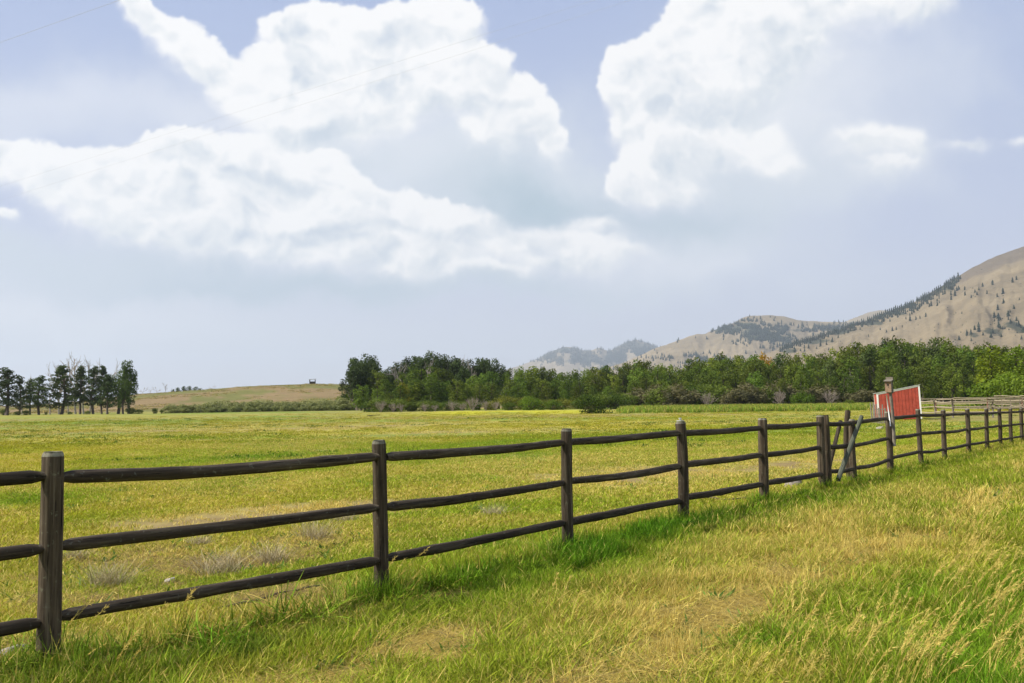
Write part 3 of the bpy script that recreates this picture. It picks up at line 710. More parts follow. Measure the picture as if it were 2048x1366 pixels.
def bare_parts(kind, seed):
    """leafless tree or dead brush, 1 m high, from recursive branching"""
    random.seed(seed); root = bpy.data.objects.new(kind, None); tr = MB(); br = MB()
    def grow(mb, p, d, L, r_, lev):
        d = d.normalized(); q = p + d * L * .5 + Vector([random.gauss(0, .04) * L for _ in range(3)]); e = p + d * L
        mb.tube([p, q, e], [r_, r_ * .8, r_ * .6], 4 if lev else 6, False)
        if lev >= 4: return
        for k in range(3 if lev < 2 else 3):
            nd_ = d + Vector([random.gauss(0, .42) for _ in range(3)]) + Vector((0, 0, .18))
            grow(br, p + d * L * random.uniform(.45, 1.0), nd_, L * random.uniform(.5, .78), r_ * .62, lev + 1)
    if kind == 'bare_tree':
        grow(tr, Vector((0, 0, -.03)), Vector((random.gauss(0, .04), random.gauss(0, .04), 1)), .36, .013, 0)
        tp = max(v[2] for v in br.v); br.v = [(a / tp * 1.1, b / tp * 1.1, c / tp) for a, b, c in br.v]; tr.v = [(a / tp * 1.1, b / tp * 1.1, c / tp) for a, b, c in tr.v]
        t = tr.build('trunk', M_paletwig, root, link=False); c = br.build('branches', M_paletwig, root, link=False)
    else:
        for k in range(11):
            a = k * 2.4; sp = random.uniform(.1, .8); grow(tr, Vector((0, 0, -.02)), Vector((math.cos(a) * sp, math.sin(a) * sp, 1)), .45, .008, 1)
        t = tr.build('stems', M_deadbrush, root, link=False); c = br.build('twigs', M_deadbrush, root, link=False)
    return root, t, c
PROTO = {k: [make_tree(k, 100 + i * 13 + len(k)) for i in range(n)] for k, n in (('aspen_tree', 4), ('cottonwood_tree', 4), ('pine_tree', 3), ('bushy_shrub', 3), ('willow_shrub', 3))}
for k, n in (('bare_tree', 3), ('dead_brush', 3)): PROTO[k] = [bare_parts(k, 300 + i * 7) for i in range(n)]
def plant(kind, x, y, h, w=None, col=(1, 1, 1), label=None, cat=None, group=None, z=None, var=None, tilt=(0, 0)):
    """copy a prototype and its parts to a spot; w is the width factor"""
    v = var if var is not None else random.randrange(len(PROTO[kind]))
    pr = PROTO[kind][v % len(PROTO[kind])]; w = w or 1
    root = pr[0].copy(); COL.objects.link(root)
    root.location = (x, y, (float(H(x, y)) if z is None else z) - .03 * h); root.scale = (h * w, h * w, h)
    root.rotation_euler = (tilt[0], tilt[1], random.random() * 6.28)
    for ch in pr[1:]:
        c = ch.copy(); COL.objects.link(c); c.parent = root; c.color = (*col, 1)
    return tag(root, label, cat, group)
def plant_px(kind, px, top, Y, **k):
    x = atx(px, Y); z0 = float(H(x, Y)); zt = at(px, top, Y).z
    return plant(kind, x, Y, max(.4, zt - z0), **k)

def left_grove():
    g = 'trees of the left grove'
    L = [ # px, top py, Y, kind, width, colour, label
     (12, 733, 178, 'pine_tree', 1.3, (.75, .8, .8), 'dense dark pine cut by the left edge of the photo'),
     (38, 752, 186, 'pine_tree', .8, (.9, .9, .9), 'slim pine just right of the leftmost pine'),
     (60, 757, 190, 'pine_tree', .9, (1.1, 1.15, 1), 'small thin pine left of the bare pale trees'),
     (78, 750, 182, 'pine_tree', 1.1, (1, 1.1, 1), 'broader mid green pine left of the bare pale trees'),
     (122, 727, 184, 'pine_tree', 1.15, (1, 1.05, .85), 'tall shaggy pine with pale dead boughs on its right side'),
     (160, 731, 188, 'pine_tree', .85, (.8, .85, .8), 'dark round topped pine in the middle of the left grove'),
     (187, 730, 186, 'pine_tree', .9, (.9, .95, .9), 'open dark pine with gaps, right of the round topped pine'),
     (204, 728, 192, 'pine_tree', .7, (.9, .95, .9), 'narrow dark pine with a ragged top right of the grove centre'),
     (214, 748, 178, 'pine_tree', .9, (.75, .85, .8), 'short dark conifer with a leafy trunk in the left grove'),
     (236, 745, 190, 'cottonwood_tree', 1.0, (1.1, 1.15, .9), 'rounded green tree leaning on the tallest tree of the grove'),
     (258, 723, 182, 'cottonwood_tree', .72, (1, 1.1, .9), 'tall two tiered green tree at the right end of the left grove'),
     (246, 760, 180, 'cottonwood_tree', .8, (1.2, 1.3, 1), 'low yellowish green tree at the foot of the tallest tree')]
    for i, (px, top, Y, k, w, c, lab) in enumerate(L): plant_px(k, px, top - 3, Y, w=w * 1.15, col=c, label=lab, cat='tree', group=g, var=i)
    B = [(100, 735, 205, 'leafless grey tree behind the thin pines at the left'), (118, 710, 212, 'tall leafless pale tree left of the tallest bare one'), (152, 703, 208, 'tallest leafless pale tree, its twigs above the round topped pine'),
         (168, 708, 214, 'leafless pale tree just right of the tallest bare one'), (178, 718, 207, 'short leafless pale tree between the dark pines'), (44, 750, 210, 'leafless tree behind the leftmost pines'), (138, 722, 205, 'leafless pale tree leaning between two pines')]
    for px, top, Y, lab in B: plant_px('bare_tree', px, top - 4, Y, w=.85, label=lab, cat='tree', group='bare trees of the left grove')
    for i, (px, top, lab) in enumerate([(8, 815, 'dark low bush under the leftmost pine'), (35, 820, 'small dark bush left of the thin pines'), (52, 818, 'low bush under the thin pine'), (140, 822, 'olive low bush under the shaggy pine'), (175, 820, 'low bush between the dark trunks'), (262, 812, 'dark bush right of the tallest tree of the grove'), (278, 816, 'end bush at the right foot of the grove'), (310, 813, 'tiny upright green shrub alone before the brown hill'), (323, 817, 'second tiny green shrub alone before the brown hill'), (92, 822, 'low green bush before the bare trees'), (215, 822, 'low bush below the short conifer')]):
        plant_px('bushy_shrub', px, top, 181, w=1.2 if i < 7 else .7, col=(.7, .75, .7), label=lab, cat='shrub', group='low bushes at the foot of the left grove')
def willow_row():
    k = 0
    for px in np.arange(338, 702, 13.0):
        q = px + random.uniform(-4, 4); top = np.interp(q, [330, 400, 450, 560, 640, 700], [806, 802, 797, 799, 797, 792]) + random.uniform(-2, 3)
        end = min(((338, 'at the left end of the row below the hill'), (368, 'under the left half of the skyline clump'), (395, 'under the right half of the skyline clump'), (424, 'under the lone skyline tree'), (450, 'in the left part of the row below the hill'), (480, 'left of the middle of the row below the hill'), (530, 'in the middle of the row below the hill'), (575, 'right of the middle of the row below the hill'), (625, 'below the hilltop hut'), (660, 'right of the hut of the row below the hill'), (697, 'at the right end of the row below the hill')), key=lambda a: abs(a[0] - q))[1]
        sz = 'taller' if top < 799 else 'lower'
        plant_px('willow_shrub', q, top, 196 + random.uniform(-3, 6), w=random.uniform(1.1, 1.6), col=(1.5, 1.5, 1.35), label='%s back row hedge willow %s' % (sz, end), cat='shrub', group='willow hedge below the brown hill')
        if k % 2 == 0: plant_px('willow_shrub', q + 6, top + 10, 190 + random.uniform(-2, 2), w=1.5, col=(1.25, 1.3, 1.1), label='low front row hedge willow %s' % end, cat='shrub', group='willow hedge below the brown hill')
        k += 1
    for i, px in enumerate((345, 355, 367, 378, 390, 401)):
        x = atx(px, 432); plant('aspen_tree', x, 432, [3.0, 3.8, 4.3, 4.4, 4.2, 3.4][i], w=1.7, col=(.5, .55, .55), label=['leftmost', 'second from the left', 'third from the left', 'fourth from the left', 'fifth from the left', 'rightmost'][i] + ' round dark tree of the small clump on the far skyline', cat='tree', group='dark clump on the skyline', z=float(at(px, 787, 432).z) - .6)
    for px, top, lb in ((285, 771, 'leafless skyline tree nearest the left grove'), (300, 777, 'shortest leafless tree on the far skyline left of the dark clump'), (313, 770, 'middle leafless tree on the far skyline left of the dark clump'), (330, 763, 'tallest leafless skyline tree, just left of the dark clump'), (424, 768, 'lone leafless skyline tree just right of the dark clump')):
        x = atx(px, 440); zt = at(px, top, 440).z; z0 = float(H(x, 440)); plant('bare_tree', x, 440, max(3, zt - z0), w=.8, label=lb, cat='tree', group='tiny bare trees on the skyline', z=z0)
SKY_X = [690, 705, 722, 745, 760, 780, 800, 830, 850, 870, 885, 900, 930, 945, 965, 990, 1012, 1020, 1060, 1100, 1150, 1180, 1250, 1280, 1310, 1350, 1400, 1440, 1470, 1500, 1520, 1545, 1565, 1590, 1620, 1640, 1680, 1720, 1760, 1800, 1850, 1890, 1930, 2100]
SKY_Y = [752, 722, 722, 712, 735, 745, 722, 716, 712, 707, 720, 712, 724, 730, 716, 722, 736, 738, 731, 738, 741, 736, 728, 716, 720, 730, 715, 706, 712, 700, 713, 724, 708, 700, 704, 712, 692, 682, 673, 675, 681, 677, 683, 684]
def wood():
    def region(px):
        return 'left end of the wood' if px < 860 else 'centre left of the wood' if px < 1020 else 'low middle stretch of the wood' if px < 1400 else 'wood below the tan ridge' if px < 1640 else 'tall right part of the wood'
    for row, (Y, drop, step) in enumerate(((214, 0, 21), (203, 6, 23), (192, 20, 25), (182, 42, 27))):
        px = 712 + row * 4
        while px < 2120:
            q = px + random.uniform(-6, 6); sky = float(np.interp(q, SKY_X, SKY_Y))
            if row == 0: top = sky + random.choice([0, 0, 3, 7, 12])
            else: top = sky + drop * (1.25 if q > 1560 else .9 if q > 1020 else 1.05) + random.uniform(-5, 6)
            top = min(top - 6, 792)
            mid = 700 < q < 1010
            kind = 'cottonwood_tree' if (mid and row < 2) else 'aspen_tree'
            if kind == 'aspen_tree' and random.random() < .12 and row < 3: kind = 'cottonwood_tree'
            wf = random.uniform(.85, 1.15)
            g = random.choice([random.uniform(.62, .85), random.uniform(.85, 1.1), random.uniform(1.1, 1.45)])
            col = (g * random.uniform(.85, 1.15), g, g * .9)
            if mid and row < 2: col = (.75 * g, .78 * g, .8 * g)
            if q > 1650 and row == 0 : col = (1.15 * g, 1.05 * g, .7)
            front = ('back row', 'second row', 'third row', 'front row')[row]
            tone = 'very dark' if g < .72 else 'dark' if g < .88 else 'mid green' if g < 1.05 else 'bright green' if g < 1.28 else 'palest green'
            kk = 'cottonwood' if kind[0] == 'c' else 'aspen'; kk = ('tall ' if top < sky + 8 and row == 0 else 'slim ' if wf < .95 else 'broad ' if wf > 1.06 else '') + kk; front = front.replace('row', 'tree row')
            Yq = Y + random.uniform(-4, 4) + (0 if q < 1500 else -14)
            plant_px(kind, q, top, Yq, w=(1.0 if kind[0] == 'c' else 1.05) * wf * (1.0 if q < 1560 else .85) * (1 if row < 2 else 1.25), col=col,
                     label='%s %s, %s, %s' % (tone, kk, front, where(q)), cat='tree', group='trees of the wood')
            px += step * random.uniform(.8, 1.2)
    # marked individuals
    for px, top, Y, kind, w, c, lab in [
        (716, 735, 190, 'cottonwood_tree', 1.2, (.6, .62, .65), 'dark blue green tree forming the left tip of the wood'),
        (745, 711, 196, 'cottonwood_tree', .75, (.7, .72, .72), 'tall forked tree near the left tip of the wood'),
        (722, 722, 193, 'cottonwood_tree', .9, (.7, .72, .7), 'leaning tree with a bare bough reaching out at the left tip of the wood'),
        (806, 762, 181, 'aspen_tree', 1.2, (1.9, 1.3, .6), 'yellow leaved young tree among the green ones left of centre'),
        (830, 755, 184, 'aspen_tree', 1.35, (1.15, 1.1, .8), 'bright rounded tree beside the yellow leaved one'),
        (1532, 700, 206, 'aspen_tree', .9, (3.6, 1.5, .7), 'orange autumn tree peeping over the wood below the ridge'),
        (1985, 684, 118, 'aspen_tree', 1.35, (1.35, 1.25, .55), 'large yellow green tree with a golden top near the right edge'),
        (2035, 686, 122, 'aspen_tree', 1.4, (1.15, 1.2, .6), 'large yellow green tree cut by the right edge of the photo'),
        (2015, 725, 112, 'bushy_shrub', 1.1, (1.1, 1.2, .7), 'tall leafy bush under the golden topped trees'),
        (2060, 735, 108, 'bushy_shrub', 1.1, (1.1, 1.15, .7), 'leafy bush at the far right under the golden topped trees')]:
        plant_px(kind, px, top, Y, w=w, col=c, label=lab, cat='tree' if 'tree' in kind else 'shrub')
    for px, top in ((845, 707), (912, 704), (800, 716), (928, 712), (1655, 690), (1712, 735)):
        plant_px('bare_tree', px, top, 199 if top < 720 else 172, w=.7, label=('pale leafless treetop among the cottonwoods, %s' if px < 1000 else 'pale leafless trunk among the green trees, %s') % where(px), cat='tree', group='dead trees in the wood')
    # shrubs along the foot of the wood
    g = 'shrubs along the foot of the wood'
    px = 735
    while px < 1760:
        q = px + random.uniform(-6, 6); top = np.interp(q, [730, 800, 1000, 1020, 1120, 1240, 1300, 1400, 1560, 1640, 1720, 1760], [793, 794, 797, 786, 788, 780, 768, 760, 758, 760, 772, 786]) + random.uniform(-6, 7)
        big = q > 1240
        t = random.random()
        col = (1.0, .98, .95) if t < .4 else (.62, .7, .6) if t < .7 else (1.35, 1.05, 1.0)
        kind = 'willow_shrub' if (big and t > .55) else 'bushy_shrub'
        if kind == 'willow_shrub': col = (.80, .70, .72)
        plant_px(kind, q, top, random.uniform(163, 172), w=random.uniform(1.05, 1.4) if big else 1.35, col=col,
                 label=('brownish shrub' if t > .7 else 'dark green shrub' if t > .4 else 'dull green shrub') + ' at the wood edge, %s' % where(q), cat='shrub', group=g)
        px += random.uniform(20, 33)
    for px, top, Y, w, c, lab in [(1180, 779, 118, 1.3, (.42, .50, .40), 'large dark round bush standing alone in the pasture before the wood'),
        (1060, 785, 158, 1.15, (1.0, 1.15, .7), 'green spreading bush left of the lone dark bush'), (1105, 795, 158, 1.5, (.8, .9, .6), 'low green bush between the spreading bush and the lone dark bush'),
        (1018, 800, 160, 1.3, (.75, .8, .65), 'low dark bush at the left of the green spreading bush'), (825, 797, 168, 1.3, (.65, .65, .6), 'dark bush between the two grey dead bushes'), (1292, 803, 160, 1.2, (.85, .9, .7), 'small low bush right of the lone dark bush'),
        (1605, 776, 156, 1.0, (.8, .95, .6), 'dense green bush left of the red shed'), (1700, 795, 150, 1.1, (.9, .9, .6), 'low olive bush just left of the red shed'), (690, 780, 205, .9, (.9, 1, .8), 'small green bush at the left tip of the wood'), (862, 815, 158, 1.2, (.6, .6, .5), 'tiny dark bush in front of the grey brush')]:
        plant_px('bushy_shrub', px, top, Y, w=w, col=c, label=lab, cat='shrub')
    for i, (px, top, w, lab) in enumerate([(762, 794, 1.0, 'silvery dead bush, leftmost before the wood'), (786, 800, .9, 'grey dead brush right of the silvery bush'), (803, 803, .9, 'low grey dead brush before the dark bush'), (870, 805, 1.1, 'low dead brush in the middle of the brush line'), (905, 797, 1.1, 'grey dead brush left of the tallest dead bush'),
                                 (945, 787, 1.0, 'tallest pinkish grey dead bush before the wood'), (972, 795, .9, 'dead brush leaning right of the tallest dead bush'), (992, 797, .9, 'last dead bush before the green bushes'), (850, 803, 1.0, 'pale twiggy brush right of the dark bush'), (925, 800, 1.1, 'twiggy grey brush at the left foot of the tallest dead bush'),
                                 (1660, 770, .8, 'grey dead brush among green shrubs left of the shed'), (1560, 772, .8, 'brown dead brush among the shrubs below the ridge'), (1415, 775, .8, 'brown dead brush near the middle of the wood edge')]):
        plant_px('dead_brush', px, top, 160, w=w, label=lab, cat='shrub', group='dead brush along the wood')
left_grove(); willow_row(); wood()

# ------------------------------------------------------------------ the long rail fence
def kpt(k, t=0.0):
    a = np.array([-2.84 + 5.72 * .3006 * k, 5.72 * (1 + .3927 * k)]); n = np.array([FD[1], -FD[0]])
    return a + n * t
def k_of(px, py):
    d = ray(px, py); m = d[0] / d[1]; return (5.72 * m + 2.84) / (1.7194 - 2.2462 * m)
_meas = [(101, 1120, 903), (763, 1030, 880), (1134, 970, 857), (1363, 940, 843), (1526, 917, 836), (1643, 898, 830.5), (1706, 893, 831), (1778, 880, 823), (1840, 868, 818), (1887, 863, 819), (1935, 857, 817), (1972, 853, 816.5), (1999, 851, 816), (2021, 849, 815.5), (2043, 848, 815)]
_ks = [k_of(a, b) for a, b, c in _meas]
_tz = [float(at(a, c, 5.72 + 2.2462 * k).z) for (a, b, c), k in zip(_meas, _ks)]
_ks = [_ks[0] - 2, _ks[0] - 1] + _ks; _tz = [_tz[0], _tz[0]] + _tz
while _ks[-1] < 18: _ks.append(_ks[-1] + .85); _tz.append(_tz[-1] + .004)
TOPZ = lambda k: float(np.interp(k, _ks, _tz))
K6, KG, K7 = _ks[7], _ks[8], _ks[9]; KL = k_of(1650, 895); KB = k_of(1713, 890)
def post_mesh(h, r, seed, bend=.012, cham=.03, below=.25):
    rr = np.random.default_rng(seed); mb = MB(); n = 22
    zs = [-below, 0, h * .12, h * .25, h * .4, h * .55, h * .7, h * .84, h - cham, h - cham * .45, h]
    bx, by = rr.normal(size=2) * bend; cr = {int(k): rr.uniform(.05, .13) for k in rr.integers(0, n, 3)}
    kn = [(rr.integers(2, 9), rr.integers(0, n)) for _ in range(3)]
    pts = [(bx * math.sin(math.pi * max(0, z) / h), by * math.sin(math.pi * max(0, z) / h), z) for z in zs]
    rad = [r * (1.06 - .10 * max(0, z) / h) * (1, 1, 1, 1, 1, 1, 1, 1, 1, .93, .80)[i] for i, z in enumerate(zs)]
    ph = rr.uniform(0, 6)
    def rf(i, k):
        q = 1 + .03 * math.sin(2 * 2 * math.pi * k / n + ph) + .02 * math.sin(i * 1.9 + k)
        if k in cr and i > 1: q -= cr[k]
        if (i, k) in kn: q += .09
        return q
    mb.tube(pts, rad, n, True, rf); return mb
def rail_mesh(L, r, seed, crook=.011, taper=True, n=14):
    rr = np.random.default_rng(seed); mb = MB(); m = 15; pts = []; rad = []
    ay, az, py_, pz = rr.normal() * crook * .5, rr.normal() * crook * .8, rr.uniform(0, 3), rr.uniform(0, 3); r0, r1 = r * rr.uniform(.9, 1.1), r * rr.uniform(.84, 1.02)
    for i in range(m):
        u = i / (m - 1); e = math.sin(math.pi * u)
        pts.append((u * L, e * ay + e * .3 * ay * math.sin(5 * u + py_), e * az + e * crook * .35 * math.sin(7 * u + pz) - .008 * e))
        q = r0 + (r1 - r0) * u
        if taper and (i == 0 or i == m - 1): q *= .62
        elif taper and (i == 1 or i == m - 2): q *= .97
        rad.append(q * (1 + .04 * rr.normal()))
    if taper: pts[1] = tuple(np.array(pts[0]) * .55 + np.array(pts[1]) * .45); pts[-2] = tuple(np.array(pts[-1]) * .55 + np.array(pts[-2]) * .45)
    kn = [(int(rr.integers(2, m - 2)), int(rr.integers(0, n))) for _ in range(5)]
    mb.tube(pts, rad, n, True, lambda i, k: 1 + .03 * math.sin(2 * math.pi * k / n * 3 + i) + (.13 if (i, k) in kn else 0)); return mb
def orient(o, A, B, off):
    A, B = Vector(A), Vector(B); o.location = A - off
    o.rotation_euler = (B - A).to_track_quat('X', 'Z').to_euler()
def build_fence():
    root = empty('rail_fence', (FS[0], FS[1], float(H(*FS))), label='long weathered three rail log fence running from lower left to the right edge', cat='fence')
    off = root.location.copy()
    ks = list(_ks)
    for i, k in enumerate(ks):
        p = kpt(k); zt = TOPZ(k) - (.07 if k == KG else 0); g = float(H(*p))
        r = [.066, .066, .067, .062, .064, .068, .072, .068][min(i, 7)] if i < 8 else random.uniform(.056, .068)
        o = post_mesh(zt - g, r, 500 + i).build('post', M_post, root, True); o.location = Vector((p[0], p[1], g)) - off
        o.data.materials.append(M_end)
        for pl in o.data.polygons:
            if min(o.data.vertices[q].co.z for q in pl.vertices) > zt - g - .035: pl.material_index = 1
        o.rotation_euler = (random.gauss(0, .006), random.gauss(0, .008) + (-.03 if k > 6 else 0), random.random() * 6)
    for k, t, h in ((KL, .03, 1.37), (KB, -.14, 1.43)):
        p = kpt(k, t); g = float(H(*p)); o = post_mesh(h, .055, 700 + int(k * 10)).build('post', M_post, root, True); o.location = Vector((p[0], p[1], g)) - off
    rs = 0
    for a, b in zip(ks[:-1], ks[1:]):
        if a == K6: a_, b_ = KL, KG
        else: a_, b_ = a, b
        for dz in (-.150, -.580, -1.010):
            rs += 1
            pa, pb = kpt(a_, random.uniform(-.008, .008)), kpt(b_, random.uniform(-.008, .008)); d = (pb - pa) / np.linalg.norm(pb - pa)
            pa = pa + d * .045; pb = pb - d * .045
            jz = lambda k: random.uniform(-.012, .012)
            A = (pa[0], pa[1], TOPZ(a_) + dz + jz(a)); B = (pb[0], pb[1], TOPZ(b_) + dz + jz(b) - (.02 if dz < -1 and 1 < a < 5 else 0))
            L = (Vector(A) - Vector(B)).length
            o = rail_mesh(L, .044 if a < 5 else .040, 800 + rs).build('rail', M_rail, root, True); orient(o, A, B, off)
    # crossed braces of the narrow bay
    for (ka, ta, ha), (kb, tb, hb), mat, r in (((k_of(1663, 938), .11, .18), (k_of(1712, 842), .11, 1.30), M_greenrail, .042), ((k_of(1666, 925), -.10, .30), (k_of(1692, 850), -.10, 1.22), M_rail, .038)):
        pa, pb = kpt(ka, ta), kpt(kb, tb); A = (pa[0], pa[1], float(H(*pa)) + ha); B = (pb[0], pb[1], float(H(*pb)) + hb)
        o = rail_mesh((Vector(A) - Vector(B)).length, r, 990 + int(ha * 10), .006, False).build('brace', mat, root, True); orient(o, A, B, off)
        if mat is M_greenrail: o['label'] = 'pale green grey diagonal brace across the narrow bay'
    # small metal cap on the fourth post
    mb = MB(); mb.tube([(0, 0, 0), (0, 0, .012)], [.05, .05], 12); mb.tube([(0, 0, .012), (0, 0, .032)], [.014, .012], 8); mb.tube([(0, 0, .032), (0, 0, .044)], [.022, .02], 8)
    p = kpt(_ks[5]); o = mb.build('insulator', M_tin, root); o.location = Vector((p[0], p[1], TOPZ(_ks[5]) + .004)) - off
M_tin = plain_mat('dull_tin', (.42, .42, .40), .45, .15, 20, .5)
M_white = plain_mat('white_trim_paint', (.80, .79, .76), .5, .05, 10)
M_red = plain_mat('barn_red_paint', (.37, .062, .038), .65, .28, 3)
M_dark = plain_mat('dark_opening', (.02, .018, .015), .9, .2)
build_fence()

def pole_and_nest_box():
    p = kpt(K7, .105); g = float(H(*p)); x, y = p
    ztop = at(1776, 783, y).z
    r_ = rail_mesh(ztop - g - .62, .035, 1201, .008, False); o = r_.build('wooden_pole', M_oldwood, None, True)
    o.location = (x, y, g + .62); o.rotation_euler = (0, -math.pi / 2 - .03, 0)
    tag(o, 'upright wooden pole strapped to the fence post under the nest box', 'pole')
    A = Vector(at(1773, 790, y - .06)); B = Vector(at(1781, 852, y - .06)); mb = MB(); mb.tube([(0, 0, 0), B - A], .012, 10)
    o = mb.build('white_pipe', M_white, None, True); o.location = A; tag(o, 'thin white pipe running down the nest box pole', 'pipe')
    nb = empty('nest_box', (at(1778, 783, y).x, y, ztop - .02), -.62, label='weathered wooden bird nest box on top of the pole before the red shed', cat='nest box')
    w, d, h = .125, .13, .26
    mb = MB(); mb.add([(-w / 2, -d / 2, 0), (w / 2, -d / 2, 0), (w / 2, -d / 2 + .015, 0), (-w / 2, -d / 2 + .015, 0), (-w / 2, -d / 2, h * .88), (w / 2, -d / 2, h * .88), (w / 2, -d / 2 + .015, h * .90), (-w / 2, -d / 2 + .015, h * .90)],
                      [(0, 3, 2, 1), (4, 5, 6, 7), (0, 1, 5, 4), (1, 2, 6, 5), (2, 3, 7, 6), (3, 0, 4, 7)])
    f = mb.build('front_panel', plain_mat('warm_board', (.26, .17, .11), .8, .3, 20), nb)
    hole = MB(); hole.tube([(0, -d / 2 - .004, h * .62), (0, -d / 2 + .004, h * .62)], .021, 16); hole.build('entrance_hole', M_dark, f)
    lip = MB(); lip.tube([(0, -d / 2 - .012, h * .46), (0, -d / 2 - .001, h * .46)], .010, 8); lip.build('perch', M_oldwood, f)
    for sx in (-1, 1):
        mb = MB(); x0, x1 = sorted((sx * w / 2, sx * (w / 2 - .015))); y0, y1 = -d / 2 + .017, d / 2
        mb.add([(x0, y0, 0), (x1, y0, 0), (x1, y1, 0), (x0, y1, 0), (x0, y0, h * .90), (x1, y0, h * .90), (x1, y1, h), (x0, y1, h)], [(0, 3, 2, 1), (4, 5, 6, 7), (0, 1, 5, 4), (1, 2, 6, 5), (2, 3, 7, 6), (3, 0, 4, 7)])
        mb.build('side_panel', M_oldwood, nb)
    mb = MB(); mb.box(-w / 2 + .016, w / 2 - .016, -d / 2 + .02, d / 2 - .004, .002, .016); mb.build('floor_panel', M_oldwood, nb)
    mb = MB(); mb.box(-w / 2 - .01, w / 2 + .01, d / 2 + .002, d / 2 + .02, -.02, h + .07); mb.build('back_board', M_oldwood, nb)
    mb = MB(); a, b = -d / 2 - .04, d / 2; z0, z1 = h * .895, h * 1.01
    mb.add([(-w / 2 - .02, a, z0), (w / 2 + .02, a, z0), (w / 2 + .02, b, z1), (-w / 2 - .02, b, z1), (-w / 2 - .02, a, z0 + .016), (w / 2 + .02, a, z0 + .016), (w / 2 + .02, b, z1 + .016), (-w / 2 - .02, b, z1 + .016)], [(0, 3, 2, 1), (4, 5, 6, 7), (0, 1, 5, 4), (1, 2, 6, 5), (2, 3, 7, 6), (3, 0, 4, 7)])
    mb.build('roof', M_oldwood, nb)
pole_and_nest_box()

def shed():
    Y = 72; xl, xr = atx(1756, Y), atx(1834, Y); yaw = -math.radians(16.5)
    w = (xr - xl) / math.cos(yaw) * .99; zb = float(H(xl + 1.4, Y)); root = empty('red_shed', (xl, Y, zb - .05), yaw, label='small red board shed with white trim and a slanting top, leaning left', cat='shed')
    root.rotation_euler = (0, -.032, yaw)
    hl, hr, d = at(1756, 787, Y).z - zb + .05, at(1830, 774, Y).z - zb + .08, 2.4
    n = 12; tw = .11
    top = lambda x: hl + (hr - hl) * x / w
    for i in range(n):
        x0, x1 = tw + (w - 2 * tw) * i / n + .012, tw + (w - 2 * tw) * (i + 1) / n - .012
        mb = MB(); yy = random.uniform(0, .006)
        t0, t1 = top(x0) - tw * .9, top(x1) - tw * .9
        mb.add([(x0, yy, 0), (x1, yy, 0), (x1, .03, 0), (x0, .03, 0), (x0, yy, t0), (x1, yy, t1), (x1, .03, t1), (x0, .03, t0)], [(0, 3, 2, 1), (4, 5, 6, 7), (0, 1, 5, 4), (1, 2, 6, 5), (2, 3, 7, 6), (3, 0, 4, 7)])
        mb.build('board', M_red, root)
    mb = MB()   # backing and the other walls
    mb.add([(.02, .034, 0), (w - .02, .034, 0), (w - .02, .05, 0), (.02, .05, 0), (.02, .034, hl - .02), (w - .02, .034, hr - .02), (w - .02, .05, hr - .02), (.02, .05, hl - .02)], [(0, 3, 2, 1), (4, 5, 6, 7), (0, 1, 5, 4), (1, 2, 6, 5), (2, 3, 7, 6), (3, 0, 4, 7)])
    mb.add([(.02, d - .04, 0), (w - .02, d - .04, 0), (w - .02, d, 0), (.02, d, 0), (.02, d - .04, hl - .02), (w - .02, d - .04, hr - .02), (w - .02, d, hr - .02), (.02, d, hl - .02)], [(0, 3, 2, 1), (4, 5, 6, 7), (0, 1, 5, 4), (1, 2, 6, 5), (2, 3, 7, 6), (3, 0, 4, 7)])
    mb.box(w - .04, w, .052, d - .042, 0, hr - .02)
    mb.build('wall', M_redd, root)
    mb = MB()
    for i in range(8): mb.box(0, .03, .13 + (d - .26) * i / 8 + .01, .13 + (d - .26) * (i + 1) / 8 - .01, 0, hl - .02)
    mb.build('side_wall', M_red, root)
    for nm, q in (('corner_trim', [(0, -.012, 0), (tw, -.012, 0), (tw, -.012, top(tw)), (0, -.012, hl)]), ('corner_trim', [(w - tw, -.012, 0), (w, -.012, 0), (w, -.012, hr), (w - tw, -.012, top(w - tw))]), ('top_trim', [(tw + .003, -.010, top(tw) - tw), (w - tw - .003, -.010, top(w - tw) - tw), (w - tw - .003, -.010, top(w - tw)), (tw + .003, -.010, top(tw))])):
        mb = MB(); mb.add(q + [(a, b + .04, c) for a, b, c in q], [(0, 1, 2, 3), (7, 6, 5, 4), (0, 4, 5, 1), (1, 5, 6, 2), (2, 6, 7, 3), (3, 7, 4, 0)]); mb.build(nm, M_white, root)
    mb = MB(); mb.box(-.012, .0, -.01, .10, 0, hl); mb.box(-.012, .03, d - .12, d, 0, hl - .02); mb.build('side_trim', M_white, root)
    mb = MB(); q = [(-.06, -.05, hl + .002), (w + .06, -.05, hr + .012), (w + .06, d + .06, hr + .012), (-.06, d + .06, hl + .002)]
    mb.add(q + [(a, b, c + .035) for a, b, c in q], [(0, 3, 2, 1), (4, 5, 6, 7), (0, 1, 5, 4), (1, 2, 6, 5), (2, 3, 7, 6), (3, 0, 4, 7)]); mb.build('roof', M_tin, root)
M_redd = plain_mat('shaded_barn_red_paint', (.33, .06, .038), .7, .15, 5); M_redd.name = 'shade_toned_barn_red_paint'  # darker copy of the barn red, shade put into the wall colour
shed()

